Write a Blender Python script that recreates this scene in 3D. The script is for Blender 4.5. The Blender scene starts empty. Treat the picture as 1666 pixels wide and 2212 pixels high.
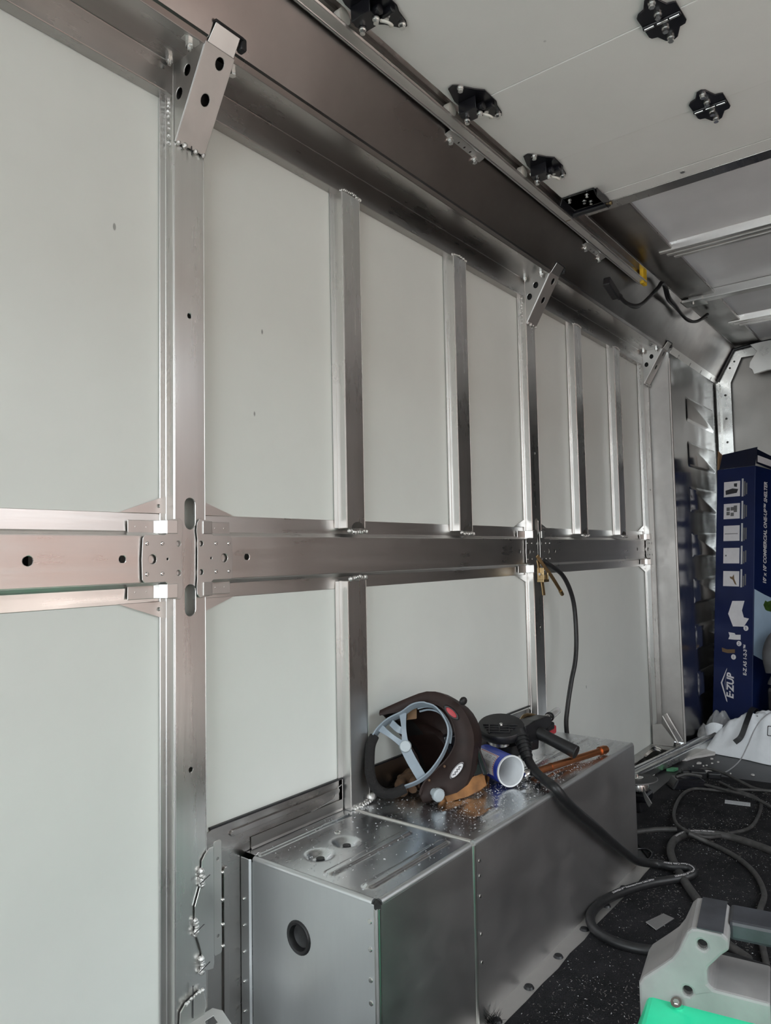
import bpy, bmesh, math, random
from mathutils import Vector, Matrix
from mathutils.geometry import tessellate_polygon, delaunay_2d_cdt
random.seed(7)
SC = bpy.context.scene
COL = SC.collection
# ---------------------------------------------------------------- camera, sky, light, exposure
CAM_ROT = Matrix(((0.61787, -0.033739, -0.785556), (-0.786056, -0.050377, -0.616099), (-0.018788, 0.99816, -0.057647)))
cd = bpy.data.cameras.new('camera'); cam = bpy.data.objects.new('camera', cd); COL.objects.link(cam)
cam.matrix_world = Matrix.Translation((0, 0, 0.85)) @ CAM_ROT.to_4x4()
cd.sensor_fit = 'VERTICAL'; cd.sensor_height = 24.0; cd.lens = 24.0 * 1560 / 2212; cd.clip_start = 0.02
SC.camera = cam
world = bpy.data.worlds.new('overcast_sky'); SC.world = world; world.use_nodes = True
bg = world.node_tree.nodes['Background']; bg.inputs[0].default_value = (0.88, 0.96, 1.0, 1); bg.inputs[1].default_value = 5.6
def portal(loc, rot, sx, sy):
    l = bpy.data.lights.new('door_opening_portal', 'AREA'); l.shape = 'RECTANGLE'; l.size = sx; l.size_y = sy
    l.cycles.is_portal = True
    o = bpy.data.objects.new('door_opening_portal', l); COL.objects.link(o); o.location = loc; o.rotation_euler = rot
portal((-2.11, 0, 0.92), (0, math.radians(-90), 0), 1.80, 2.04)
portal((1.31, -1.07, 0.92), (math.radians(90), 0, 0), 1.62, 1.76)
SC.view_settings.view_transform = 'Standard'; SC.view_settings.look = 'None'
SC.view_settings.gamma = 1.0; SC.view_settings.use_curve_mapping = False
SC.view_settings.exposure = 0.0

# ---------------------------------------------------------------- materials
def newmat(name):
    m = bpy.data.materials.new(name); m.use_nodes = True
    nt = m.node_tree; b = nt.nodes['Principled BSDF']
    return m, nt, b
def N(nt, t, **kw):
    n = nt.nodes.new(t)
    for k, v in kw.items():
        if k in n.inputs: n.inputs[k].default_value = v
        else: setattr(n, k, v)
    return n
def coords(nt, scale=(1, 1, 1)):
    tc = N(nt, 'ShaderNodeTexCoord'); mp = N(nt, 'ShaderNodeMapping'); mp.inputs['Scale'].default_value = scale
    nt.links.new(tc.outputs['Object'], mp.inputs['Vector']); return mp.outputs['Vector']
def ramp(nt, fac, stops):
    r = N(nt, 'ShaderNodeValToRGB'); e = r.color_ramp.elements
    while len(e) < len(stops): e.new(0.5)
    for i, (p, c) in enumerate(stops):
        e[i].position = p; e[i].color = (c[0], c[1], c[2], 1) if hasattr(c, '__len__') else (c, c, c, 1)
    nt.links.new(fac, r.inputs['Fac']); return r.outputs['Color']
def metal(name, col=(0.78, 0.775, 0.765), r0=0.22, r1=0.38, stretch=(3, 3, 60), wav=0.0, wsc=4.0, grain=0.02, tone=0.12):
    """rolled sheet metal: streaked roughness, faint tonal streaks, slight oil-canning"""
    m, nt, b = newmat(name); L = nt.links
    b.inputs['Metallic'].default_value = 1.0
    v = coords(nt, stretch)
    n = N(nt, 'ShaderNodeTexNoise', Scale=1.0, Detail=6.0, Roughness=0.6); L.new(v, n.inputs['Vector'])
    v2 = coords(nt, (7, 7, 7))
    n2 = N(nt, 'ShaderNodeTexNoise', Scale=1.0, Detail=4.0); L.new(v2, n2.inputs['Vector'])
    mx = N(nt, 'ShaderNodeMath', operation='ADD'); L.new(n.outputs[0], mx.inputs[0]); L.new(n2.outputs[0], mx.inputs[1])
    hf = N(nt, 'ShaderNodeMath', operation='MULTIPLY'); L.new(mx.outputs[0], hf.inputs[0]); hf.inputs[1].default_value = 0.5
    L.new(ramp(nt, hf.outputs[0], [(0.3, tuple(c * (1 - tone) for c in col)), (0.7, col)]), b.inputs['Base Color'])
    L.new(ramp(nt, hf.outputs[0], [(0.3, r1), (0.7, r0)]), b.inputs['Roughness'])
    bp = N(nt, 'ShaderNodeBump', Strength=grain, Distance=0.01); L.new(n.outputs[0], bp.inputs['Height'])
    if wav:
        v3 = coords(nt, (wsc, wsc, wsc)); n3 = N(nt, 'ShaderNodeTexNoise', Scale=1.0, Detail=1.0); L.new(v3, n3.inputs['Vector'])
        b2 = N(nt, 'ShaderNodeBump', Strength=wav, Distance=0.05); L.new(n3.outputs[0], b2.inputs['Height']); L.new(bp.outputs[0], b2.inputs['Normal'])
        L.new(b2.outputs[0], b.inputs['Normal'])
    else: L.new(bp.outputs[0], b.inputs['Normal'])
    return m
def plain(name, col, rough=0.5, metallic=0.0, var=0.15, scale=40, bump=0.0, **kw):
    m, nt, b = newmat(name); L = nt.links
    v = coords(nt, (scale,) * 3); n = N(nt, 'ShaderNodeTexNoise', Scale=1.0, Detail=5.0); L.new(v, n.inputs['Vector'])
    L.new(ramp(nt, n.outputs[0], [(0.3, tuple(c * (1 - var) for c in col)), (0.7, tuple(min(1, c * (1 + var)) for c in col))]), b.inputs['Base Color'])
    b.inputs['Roughness'].default_value = rough; b.inputs['Metallic'].default_value = metallic
    if bump:
        bp = N(nt, 'ShaderNodeBump', Strength=bump, Distance=0.01); L.new(n.outputs[0], bp.inputs['Height']); L.new(bp.outputs[0], b.inputs['Normal'])
    for k, v_ in kw.items(): b.inputs[k.replace('_', ' ')].default_value = v_
    return m
def white_panel(name, col):
    """smooth glass-reinforced sheet with a few specks and faint smudges"""
    m, nt, b = newmat(name); L = nt.links
    v = coords(nt, (1, 1, 1))
    a = N(nt, 'ShaderNodeTexNoise', Scale=2.2, Detail=6.0, Roughness=0.65); L.new(v, a.inputs['Vector'])
    sm = ramp(nt, a.outputs[0], [(0.25, tuple(c * 0.93 for c in col)), (0.6, col)])
    vo = N(nt, 'ShaderNodeTexVoronoi', Scale=11.0); vo.inputs['Randomness'].default_value = 1.0; L.new(coords(nt, (1, 1, 0.45)), vo.inputs['Vector'])
    sp = ramp(nt, vo.outputs['Distance'], [(0.022, 0.35), (0.035, 1.0)])
    a2 = N(nt, 'ShaderNodeTexNoise', Scale=1.7, Detail=2.0); L.new(v, a2.inputs['Vector'])
    gate = ramp(nt, a2.outputs[0], [(0.54, 1.0), (0.60, 0.0)])
    mg = N(nt, 'ShaderNodeMix', data_type='RGBA', blend_type='LIGHTEN'); mg.inputs[0].default_value = 1.0
    L.new(sp, mg.inputs[6]); L.new(gate, mg.inputs[7])
    mm = N(nt, 'ShaderNodeMix', data_type='RGBA', blend_type='MULTIPLY'); mm.inputs[0].default_value = 1.0
    L.new(sm, mm.inputs[6]); L.new(mg.outputs[2], mm.inputs[7]); L.new(mm.outputs[2], b.inputs['Base Color'])
    b.inputs['Roughness'].default_value = 0.38
    return m
M = {}
M['alu'] = metal('mill_aluminium', (0.77, 0.765, 0.75), 0.22, 0.38, (50, 50, 2.5))
M['alu_h'] = metal('mill_aluminium_long', (0.82, 0.79, 0.765), 0.24, 0.40, (2.5, 50, 50))
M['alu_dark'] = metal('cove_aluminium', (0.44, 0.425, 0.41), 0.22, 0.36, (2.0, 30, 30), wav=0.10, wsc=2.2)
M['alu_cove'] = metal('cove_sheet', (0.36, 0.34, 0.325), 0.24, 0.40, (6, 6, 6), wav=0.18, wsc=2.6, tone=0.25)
M['alu_box'] = metal('wheel_box_sheet', (0.72, 0.74, 0.75), 0.42, 0.55, (20, 20, 4), wav=0.08, wsc=3.5)
M['alu_matte'] = metal('dull_aluminium', (0.62, 0.60, 0.58), 0.48, 0.62, (20, 20, 20))
M['alu_boxside'] = metal('wheel_box_side_sheet', (0.72, 0.71, 0.71), 0.34, 0.50, (6, 6, 12), wav=0.20, wsc=3.0, tone=0.2)
M['alu_top'] = metal('wheel_box_top_sheet', (0.76, 0.78, 0.80), 0.17, 0.36, (5, 18, 5), wav=0.14, wsc=5)
M['alu_mirror'] = metal('embossed_liner', (0.55, 0.545, 0.54), 0.12, 0.26, (10, 10, 10), wav=0.12, wsc=5.0)
M['alu_bright'] = metal('bracket_aluminium', (0.72, 0.71, 0.69), 0.26, 0.42, (8, 8, 8))
M['zinc'] = metal('zinc_steel', (0.80, 0.80, 0.78), 0.18, 0.35, (40, 40, 40))
M['weld'] = metal('weld_bead', (0.80, 0.79, 0.77), 0.22, 0.45, (90, 90, 90), grain=0.5)
M['scorch'] = plain('weld_soot', (0.05, 0.045, 0.04), 0.8, scale=60)
M['steel'] = metal('polished_steel', (0.75, 0.74, 0.73), 0.12, 0.28, (30, 30, 30))
M['brass'] = metal('worn_brass', (0.50, 0.36, 0.19), 0.25, 0.45, (40, 40, 40), tone=0.35)
M['copper'] = metal('copper_tube', (0.72, 0.30, 0.14), 0.22, 0.42, (20, 60, 60), tone=0.35)
M['wall'] = white_panel('white_wall_panel', (0.79, 0.82, 0.785))
M['doorwhite'] = white_panel('white_door_panel', (0.84, 0.835, 0.81))
M['ceil'] = plain('grey_ceiling_sheet', (0.82, 0.82, 0.84), 0.3, var=0.05, scale=6)
M['black_pl'] = plain('black_plastic', (0.012, 0.012, 0.014), 0.42, var=0.3)
M['black_gl'] = plain('black_gloss_paint', (0.010, 0.010, 0.013), 0.25, var=0.3)
M['rubber'] = plain('black_rubber', (0.014, 0.014, 0.015), 0.45, var=0.3, scale=90)
M['rubber_g'] = plain('dusty_cable_sheath', (0.05, 0.048, 0.047), 0.55, var=0.4, scale=50)
M['hole'] = plain('unlit_cavity', (0.02, 0.02, 0.02), 0.9)  # near-black colour stands for the shade inside holes and gaps
M['floor'] = plain('dark_floor_coating', (0.030, 0.030, 0.032), 0.42, var=0.3, scale=9, bump=0.05)
M['white_pl'] = plain('white_nylon', (0.72, 0.70, 0.64), 0.5, var=0.06)
M['yellow'] = plain('yellow_tape', (0.70, 0.45, 0.02), 0.5)
M['navy'] = plain('navy_printed_card', (0.006, 0.014, 0.066), 0.42, var=0.15, scale=7, Specular_IOR_Level=0.25)
M['navy2'] = plain('dark_navy_card', (0.004, 0.007, 0.024), 0.4, var=0.15, scale=7)
M['card'] = plain('brown_cardboard', (0.33, 0.20, 0.11), 0.8)
M['ink_w'] = plain('white_ink', (0.72, 0.70, 0.72), 0.5, var=0.04)
M['ink_g'] = plain('grey_ink', (0.15, 0.15, 0.15), 0.5)
M['ink_k'] = plain('dark_ink', (0.03, 0.03, 0.035), 0.5)
M['ink_b'] = plain('brown_ink', (0.16, 0.10, 0.05), 0.5)
M['sky_p'] = plain('pale_blue_print', (0.42, 0.55, 0.70), 0.4, var=0.1, scale=6)
M['leaf_p'] = plain('green_print', (0.05, 0.10, 0.02), 0.4, var=0.5, scale=60)
M['helm'] = plain('dusty_brown_shell', (0.024, 0.013, 0.011), 0.55, var=0.25, scale=30, bump=0.05, Specular_IOR_Level=0.25)
M['helm_in'] = plain('black_shell_lining', (0.008, 0.007, 0.007), 0.55)
M['foam'] = plain('black_sweatband', (0.010, 0.009, 0.009), 0.9, bump=0.3, scale=200)
M['gear'] = plain('grey_headgear_plastic', (0.26, 0.31, 0.36), 0.38, var=0.06)
M['knob'] = plain('pale_knob_plastic', (0.42, 0.47, 0.50), 0.4, var=0.06)
M['red'] = plain('red_plastic', (0.42, 0.03, 0.04), 0.4)
M['leather'] = plain('tan_leather', (0.33, 0.15, 0.05), 0.7, var=0.4, scale=30, bump=0.3)
M['leather_d'] = plain('dirty_leather', (0.14, 0.08, 0.045), 0.75, var=0.4, scale=30, bump=0.3)
M['blue'] = plain('blue_label_print', (0.015, 0.045, 0.38), 0.35, var=0.08)
M['paperlab'] = plain('grey_label_print', (0.55, 0.56, 0.58), 0.5, var=0.05)
M['canwhite'] = plain('white_can_plastic', (0.78, 0.80, 0.82), 0.4, var=0.04)
M['green'] = plain('green_painted_steel', (0.03, 0.85, 0.45), 0.32, var=0.06, scale=8)
M['greypl'] = plain('scuffed_grey_plastic', (0.32, 0.31, 0.31), 0.5, var=0.18, scale=14)
M['greydark'] = plain('worn_charcoal_plastic', (0.045, 0.047, 0.055), 0.45, var=0.45, scale=25)
M['bagwhite'] = plain('white_poly_film', (0.86, 0.89, 0.93), 0.42, var=0.03)
M['scrapw'] = plain('white_foam_board', (0.62, 0.60, 0.58), 0.8, var=0.08)
M['cloth'] = plain('grey_nylon_cloth', (0.10, 0.10, 0.105), 0.7, var=0.2, scale=20, bump=0.2)
M['wiregrey'] = plain('grey_wire', (0.32, 0.32, 0.33), 0.4)
M['foil'] = metal('bright_offcut', (0.90, 0.89, 0.84), 0.08, 0.2, (20, 20, 20))
M['sheetgrey'] = metal('dull_offcut', (0.55, 0.55, 0.56), 0.35, 0.55, (20, 20, 20))
M['filing'] = plain('pale_filings', (0.62, 0.63, 0.65), 0.4, metallic=0.3, var=0.3, scale=300)
M['lint'] = plain('grey_lint', (0.22, 0.20, 0.19), 0.7, var=0.5, scale=120)
M['disc'] = plain('abrasive_disc', (0.05, 0.05, 0.05), 0.85, scale=300)
M['greenlab'] = plain('green_label', (0.10, 0.30, 0.16), 0.6)
M['tan'] = plain('brown_side_lining', (0.74, 0.60, 0.545), 0.6, var=0.12, scale=5)
M['facade'] = plain('pink_render', (0.135, 0.078, 0.062), 0.9, var=0.06, scale=1)
M['paving'] = plain('pink_paving', (0.62, 0.52, 0.47), 0.9, var=0.08, scale=3)
M['ground'] = plain('yard_concrete', (0.58, 0.565, 0.545), 0.9, var=0.1, scale=2)
m, nt, b = newmat('black_carpet'); L = nt.links
n1 = N(nt, 'ShaderNodeTexNoise', Scale=420.0, Detail=3.0); L.new(coords(nt), n1.inputs['Vector'])
n2 = N(nt, 'ShaderNodeTexNoise', Scale=9.0, Detail=6.0, Roughness=0.7); L.new(coords(nt), n2.inputs['Vector'])
mu = N(nt, 'ShaderNodeMath', operation='MULTIPLY'); L.new(n1.outputs[0], mu.inputs[0]); L.new(n2.outputs[0], mu.inputs[1])
L.new(ramp(nt, mu.outputs[0], [(0.15, (0.005, 0.005, 0.006)), (0.42, (0.034, 0.033, 0.036))]), b.inputs['Base Color'])
b.inputs['Roughness'].default_value = 0.95; b.inputs['Specular IOR Level'].default_value = 0.2
bp = N(nt, 'ShaderNodeBump', Strength=0.8, Distance=0.004); L.new(n1.outputs[0], bp.inputs['Height']); L.new(bp.outputs[0], b.inputs['Normal'])
M['carpet'] = m
m, nt, b = newmat('clear_film'); b.inputs['Roughness'].default_value = 0.12; b.inputs['Transmission Weight'].default_value = 0.0
b.inputs['Base Color'].default_value = (0.8, 0.8, 0.8, 1); b.inputs['Alpha'].default_value = 0.28; b.inputs['Specular IOR Level'].default_value = 0.9
M['film'] = m
m, nt, b = newmat('clear_nozzle_sleeve'); b.inputs['Roughness'].default_value = 0.15; b.inputs['Base Color'].default_value = (0.55, 0.56, 0.57, 1); b.inputs['Alpha'].default_value = 0.55
M['clear'] = m

# ---------------------------------------------------------------- mesh helpers
def V(*a): return Vector(a)
def inside(p, poly):
    c = False; n = len(poly); j = n - 1
    for i in range(n):
        a, b_ = poly[i], poly[j]
        if (a[1] > p[1]) != (b_[1] > p[1]) and p[0] < (b_[0] - a[0]) * (p[1] - a[1]) / (b_[1] - a[1]) + a[0]: c = not c
        j = i
    return c
def fill(loops):
    """triangles of an outline with holes"""
    flat = [Vector((p[0], p[1])) for l in loops for p in l]; ed = []; o = 0
    for l in loops:
        ed += [(o + i, o + (i + 1) % len(l)) for i in range(len(l))]; o += len(l)
    vo, _, fo, orig, _, _ = delaunay_2d_cdt(flat, ed, [], 0, 1e-7)
    mp = [q[0] if q else None for q in orig]; out = []
    for f in fo:
        if len(f) != 3 or any(mp[i] is None for i in f): continue
        c = (vo[f[0]] + vo[f[1]] + vo[f[2]]) / 3
        if inside(c, loops[0]) and not any(inside(c, h) for h in loops[1:]): out.append(tuple(mp[i] for i in f))
    return out
class MB:
    def __init__(s): s.v = []; s.f = []; s.sm = []
    def add(s, vs, fs, smooth=False):
        o = len(s.v); s.v += [tuple(v) for v in vs]; s.f += [tuple(i + o for i in f) for f in fs]; s.sm += [smooth] * len(fs); return s
    def box(s, x0, x1, y0, y1, z0, z1, mt=None):
        vs = [V(x, y, z) for x in (x0, x1) for y in (y0, y1) for z in (z0, z1)]
        if mt: vs = [mt @ v for v in vs]
        return s.add(vs, [(0, 1, 3, 2), (4, 6, 7, 5), (0, 4, 5, 1), (2, 3, 7, 6), (0, 2, 6, 4), (1, 5, 7, 3)])
    def ext(s, prof, axis, a, b_, closed=True, mt=None, smooth=False):
        """extrude a 2D profile along an axis from a to b_: axis 'x' -> (y,z), 'y' -> (x,z), 'z' -> (x,y)"""
        def P(p, t):
            v = {'x': V(t, p[0], p[1]), 'y': V(p[0], t, p[1]), 'z': V(p[0], p[1], t)}[axis]
            return mt @ v if mt else v
        n = len(prof); vs = [P(p, a) for p in prof] + [P(p, b_) for p in prof]
        fs = [(i, (i + 1) % n, n + (i + 1) % n, n + i) for i in range(n if closed else n - 1)]
        s.add(vs, fs, smooth)
        if closed:
            t = tessellate_polygon([[V(p[0], p[1], 0) for p in prof]])
            s.add(vs[:n], t); s.add(vs[n:], t)
        return s
    def sheet(s, pts, axis, a, b_, th, smooth=False):
        """folded sheet: open 2D polyline with thickness th extruded along an axis"""
        P = [Vector(p) for p in pts]; out = []
        for i, p in enumerate(P):
            if i == 0: d = P[1] - p
            elif i == len(P) - 1: d = p - P[i - 1]
            else: d = (P[i + 1] - p).normalized() + (p - P[i - 1]).normalized()
            nn = Vector((-d.y, d.x)).normalized(); k = 1.0
            if 0 < i < len(P) - 1:
                e = (P[i + 1] - p).normalized(); k = 1 / max(0.35, abs(Vector((-e.y, e.x)).dot(nn)))
            out.append(p + nn * th * k)
        return s.ext([tuple(p) for p in P] + [tuple(p) for p in reversed(out)], axis, a, b_)
    def plate(s, outline, holes, th, mt):
        """flat plate in local (u,v) with real holes, thickness th along local w, placed by matrix mt"""
        loops = [outline] + holes; flat = [p for l in loops for p in l]
        tri = fill(loops)
        n = len(flat)
        vs = [mt @ V(p[0], p[1], 0) for p in flat] + [mt @ V(p[0], p[1], th) for p in flat]
        fs = [tuple(t) for t in tri] + [tuple(i + n for i in reversed(t)) for t in tri]
        o = 0
        for l in loops:
            k = len(l)
            for i in range(k): fs.append((o + i, o + (i + 1) % k, n + o + (i + 1) % k, n + o + i))
            o += k
        return s.add(vs, fs)
    def cyl(s, p0, p1, r0, r1=None, n=16, smooth=True):
        r1 = r0 if r1 is None else r1
        p0 = Vector(p0); p1 = Vector(p1); d = (p1 - p0).normalized(); a = d.orthogonal().normalized(); c = d.cross(a)
        vs = []
        for p, r in ((p0, r0), (p1, r1)): vs += [p + (a * math.cos(2 * math.pi * i / n) + c * math.sin(2 * math.pi * i / n)) * r for i in range(n)]
        s.add(vs, [(i, (i + 1) % n, n + (i + 1) % n, n + i) for i in range(n)], smooth)
        return s.add(vs, [tuple(range(n - 1, -1, -1)), tuple(range(n, 2 * n))])
    def lathe(s, prof, mt, n=24, smooth=True):
        """profile of (r, h) about the local z axis of mt"""
        vs = []
        for r, h in prof: vs += [mt @ V(r * math.cos(2 * math.pi * i / n), r * math.sin(2 * math.pi * i / n), h) for i in range(n)]
        fs = []
        for j in range(len(prof) - 1): fs += [(j * n + i, j * n + (i + 1) % n, (j + 1) * n + (i + 1) % n, (j + 1) * n + i) for i in range(n)]
        return s.add(vs, fs, smooth)
    def tube(s, pts, r, n=10, sub=6, caps=True, spl=True):
        P = spline(pts, sub) if spl else [Vector(p) for p in pts]
        fr = frames(P); vs = []
        for i, (p, t, a, c) in enumerate(fr):
            rr = r(i / (len(fr) - 1)) if callable(r) else r
            vs += [p + (a * math.cos(2 * math.pi * k / n) + c * math.sin(2 * math.pi * k / n)) * rr for k in range(n)]
        fs = [(j * n + i, j * n + (i + 1) % n, (j + 1) * n + (i + 1) % n, (j + 1) * n + i) for j in range(len(P) - 1) for i in range(n)]
        s.add(vs, fs, True)
        if caps: s.add(vs[:n] + vs[-n:], [tuple(range(n - 1, -1, -1)), tuple(range(n, 2 * n))])
        return s
    def ribbon(s, pts, w, th, side, sub=5, closed=False):
        """flat strap: rectangular section, w across 'side' direction (function or vector), th thick"""
        P = spline(pts, sub, closed); m_ = len(P); vs = []
        for i, p in enumerate(P):
            t = (P[(i + 1) % m_] - P[i - 1]) if closed else (P[min(i + 1, m_ - 1)] - P[max(i - 1, 0)])
            t.normalize(); sd = Vector(side) - t * t.dot(Vector(side)); sd.normalize(); nn = t.cross(sd)
            ww = w(i / (m_ - 1)) if callable(w) else w
            vs += [p + sd * ww / 2 + nn * th / 2, p - sd * ww / 2 + nn * th / 2, p - sd * ww / 2 - nn * th / 2, p + sd * ww / 2 - nn * th / 2]
        rng = m_ if closed else m_ - 1
        fs = [(4 * j + i, 4 * j + (i + 1) % 4, 4 * ((j + 1) % m_) + (i + 1) % 4, 4 * ((j + 1) % m_) + i) for j in range(rng) for i in range(4)]
        s.add(vs, fs)
        if not closed: s.add(vs[:4] + vs[-4:], [(3, 2, 1, 0), (4, 5, 6, 7)])
        return s
    def ball(s, c, r, nu=12, nv=8, sc=(1, 1, 1), mt=None):
        vs = []; c = Vector(c)
        for j in range(nv + 1):
            th = math.pi * j / nv
            for i in range(nu):
                p = V(r * sc[0] * math.sin(th) * math.cos(2 * math.pi * i / nu), r * sc[1] * math.sin(th) * math.sin(2 * math.pi * i / nu), r * sc[2] * math.cos(th))
                vs.append(c + (mt @ p if mt else p))
        return s.add(vs, [(j * nu + i, j * nu + (i + 1) % nu, (j + 1) * nu + (i + 1) % nu, (j + 1) * nu + i) for j in range(nv) for i in range(nu)], True)
    def build(s, name, mat, parent=None, bevel=0.0, seg=2, base=None, sub=0, solid=0.0):
        me = bpy.data.meshes.new(name)
        vs = s.v; off = V(0, 0, 0)
        if parent is not None: off = worldloc(parent)
        elif base is None:
            xs = [v[0] for v in vs]; ys = [v[1] for v in vs]; zs = [v[2] for v in vs]
            off = V((min(xs) + max(xs)) / 2, (min(ys) + max(ys)) / 2, min(zs))
        me.from_pydata([(v[0] - off.x, v[1] - off.y, v[2] - off.z) for v in vs], [], s.f)
        bm = bmesh.new(); bm.from_mesh(me)
        bmesh.ops.remove_doubles(bm, verts=bm.verts, dist=1e-6); bmesh.ops.recalc_face_normals(bm, faces=bm.faces)
        bm.to_mesh(me); bm.free()
        if any(s.sm): me.shade_smooth() ; set_sharp(me)
        me.materials.append(M[mat] if isinstance(mat, str) else mat)
        o = bpy.data.objects.new(name, me); COL.objects.link(o)
        if parent is not None: o.parent = parent
        else: o.location = off
        if solid:
            md = o.modifiers.new('thickness', 'SOLIDIFY'); md.thickness = solid; md.offset = 0
        if sub:
            md = o.modifiers.new('smooth', 'SUBSURF'); md.levels = sub; md.render_levels = sub
        if bevel:
            md = o.modifiers.new('edge', 'BEVEL'); md.width = bevel; md.segments = seg; md.limit_method = 'ANGLE'; md.angle_limit = math.radians(38); md.use_clamp_overlap = True
        return o
def set_sharp(me, ang=40):
    bm = bmesh.new(); bm.from_mesh(me); la = math.radians(ang)
    for e in bm.edges: e.smooth = not (len(e.link_faces) == 2 and e.calc_face_angle(0) > la)
    bm.to_mesh(me); bm.free()
def worldloc(o):
    l = V(0, 0, 0)
    while o is not None: l += o.location; o = o.parent
    return l
def spline(pts, sub=6, closed=False):
    P = [Vector(p) for p in pts]; n = len(P); out = []
    if n < 3 and not closed: return P
    for i in range(n if closed else n - 1):
        p0 = P[(i - 1) % n] if closed or i > 0 else P[0] * 2 - P[1]
        p1 = P[i]; p2 = P[(i + 1) % n]; p3 = P[(i + 2) % n] if closed or i + 2 < n else P[-1] * 2 - P[-2]
        for k in range(sub):
            t = k / sub
            out.append(0.5 * ((2 * p1) + (p2 - p0) * t + (2 * p0 - 5 * p1 + 4 * p2 - p3) * t * t + (3 * p1 - p0 - 3 * p2 + p3) * t ** 3))
    if not closed: out.append(P[-1])
    return out
def frames(P):
    fr = []; a = None
    for i, p in enumerate(P):
        t = (P[min(i + 1, len(P) - 1)] - P[max(i - 1, 0)]).normalized()
        if a is None: a = t.orthogonal().normalized()
        a = (a - t * a.dot(t)).normalized(); fr.append((p, t, a, t.cross(a)))
    return fr
def circle(cx, cy, r, n=16, ry=None):
    ry = r if ry is None else ry
    return [(cx + r * math.cos(2 * math.pi * i / n), cy + ry * math.sin(2 * math.pi * i / n)) for i in range(n)]
def slot(cx, cy, w, h, n=8):
    r = w / 2; hh = h / 2 - r
    return [(cx + r * math.cos(math.pi * i / n), cy + hh + r * math.sin(math.pi * i / n)) for i in range(n + 1)] + \
           [(cx + r * math.cos(math.pi + math.pi * i / n), cy - hh + r * math.sin(math.pi + math.pi * i / n)) for i in range(n + 1)]
def rrect(x0, x1, y0, y1, r, n=4):
    out = []
    for cx, cy, a0 in ((x1 - r, y1 - r, 0), (x0 + r, y1 - r, 90), (x0 + r, y0 + r, 180), (x1 - r, y0 + r, 270)):
        out += [(cx + r * math.cos(math.radians(a0 + 90 * i / n)), cy + r * math.sin(math.radians(a0 + 90 * i / n))) for i in range(n + 1)]
    return out
def MT(o, u, v, w=None):
    u = Vector(u).normalized(); v = Vector(v).normalized(); w = u.cross(v).normalized() if w is None else Vector(w)
    m_ = Matrix((u, v, w)).transposed().to_4x4(); m_.translation = Vector(o); return m_
def tag(o, label, cat, group=None):
    o['label'] = label; o['category'] = cat
    if group: o['group'] = group
    return o
def thing(name, loc, label, cat, group=None):
    o = bpy.data.objects.new(name, None); o.empty_display_size = 0.05; COL.objects.link(o); o.location = loc
    return tag(o, label, cat, group)
def struct(o): o['kind'] = 'structure'; return o
def stuff(o): o['kind'] = 'stuff'; return o
def text_mesh(body, size, shear=0.0, bold=0.0):
    c = bpy.data.curves.new('lettering', 'FONT'); c.body = body; c.size = size; c.shear = shear; c.offset = bold
    c.resolution_u = 3
    t = bpy.data.objects.new('lettering', c); COL.objects.link(t)
    me = bpy.data.meshes.new_from_object(t.evaluated_get(bpy.context.evaluated_depsgraph_get()))
    vs = [tuple(v.co) for v in me.vertices]; fs = [tuple(p.vertices) for p in me.polygons]
    bpy.data.objects.remove(t); bpy.data.curves.remove(c); bpy.data.meshes.remove(me)
    w = max(v[0] for v in vs); return vs, fs, w
def text_on(parent, name, body, size, mt, mat, shear=0.0, bold=0.0, fit=None):
    vs, fs, w = text_mesh(body, size, shear, bold); k = (fit / w) if fit else 1.0
    mb = MB(); mb.add([mt @ V(v[0] * k, v[1], 0.0004) for v in vs], fs)
    return mb.build(name, mat, parent)

# ---------------------------------------------------------------- van shell
WY = 1.025           # inner face of the left wall panel
XB = 3.95            # front bulkhead
XR = -2.10           # rear opening
struct(MB().box(XR, XB + 0.03, -1.12, 1.12, -0.06, 0.0).build('floor', 'floor'))
struct(MB().box(XR, 3.17, WY, WY + 0.03, 0.02, 1.66).build('wall_left', 'wall'))
mb = MB(); mb.box(XR, 0.50, -1.06, -1.03, 0.0, 1.90); mb.box(0.50, 2.12, -1.06, -1.03, 1.80, 1.90); mb.box(2.12, XB, -1.06, -1.03, 0.0, 1.90)
struct(mb.build('wall_right', 'tan'))
mb = MB(); mb.box(XR, XB + 0.03, -1.06, 0.86, 1.885, 1.92)
struct(mb.build('ceiling', 'ceil'))
mb = MB(); mb.box(XB, XB + 0.03, 0.52, 0.93, 0.0, 1.90); mb.box(XB, XB + 0.03, -1.06, -0.45, 0.0, 1.90); mb.box(XB, XB + 0.03, -0.45, 0.52, 1.82, 1.90)  # doorway made up to open onto the added dark cab
wf = struct(mb.build('wall_front', metal('bulkhead_sheet', (0.27, 0.255, 0.24), 0.28, 0.44, (8, 8, 3), wav=0.15, wsc=3)))
mb = MB(); mb.box(XB + 0.9, XB + 0.93, -1.06, 0.93, 0.0, 1.9); mb.box(XB + 0.03, XB + 0.9, 0.90, 0.93, 0.0, 1.9); mb.box(XB + 0.03, XB + 0.9, -1.06, -1.03, 0.0, 1.9); mb.box(XB + 0.03, XB + 0.93, -1.06, 0.93, 1.90, 1.93); mb.box(XB + 0.03, XB + 0.93, -1.06, 0.93, -0.03, 0.0)
struct(mb.build('added_dark_cab', 'black_pl'))  # invented dark cab, unseen, darkens the reflection in the far beam
struct(MB().box(-14, 20, -14, 14, -0.62, -0.60).build('ground', 'ground'))
struct(MB().box(-5, 9, -7.0, -1.6, -0.60, -0.585).build('ground_paving', 'paving'))
struct(MB().box(-8, 10, -7.3, -7.0, -0.60, 3.2).build('wall_outside', 'facade'))

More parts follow.
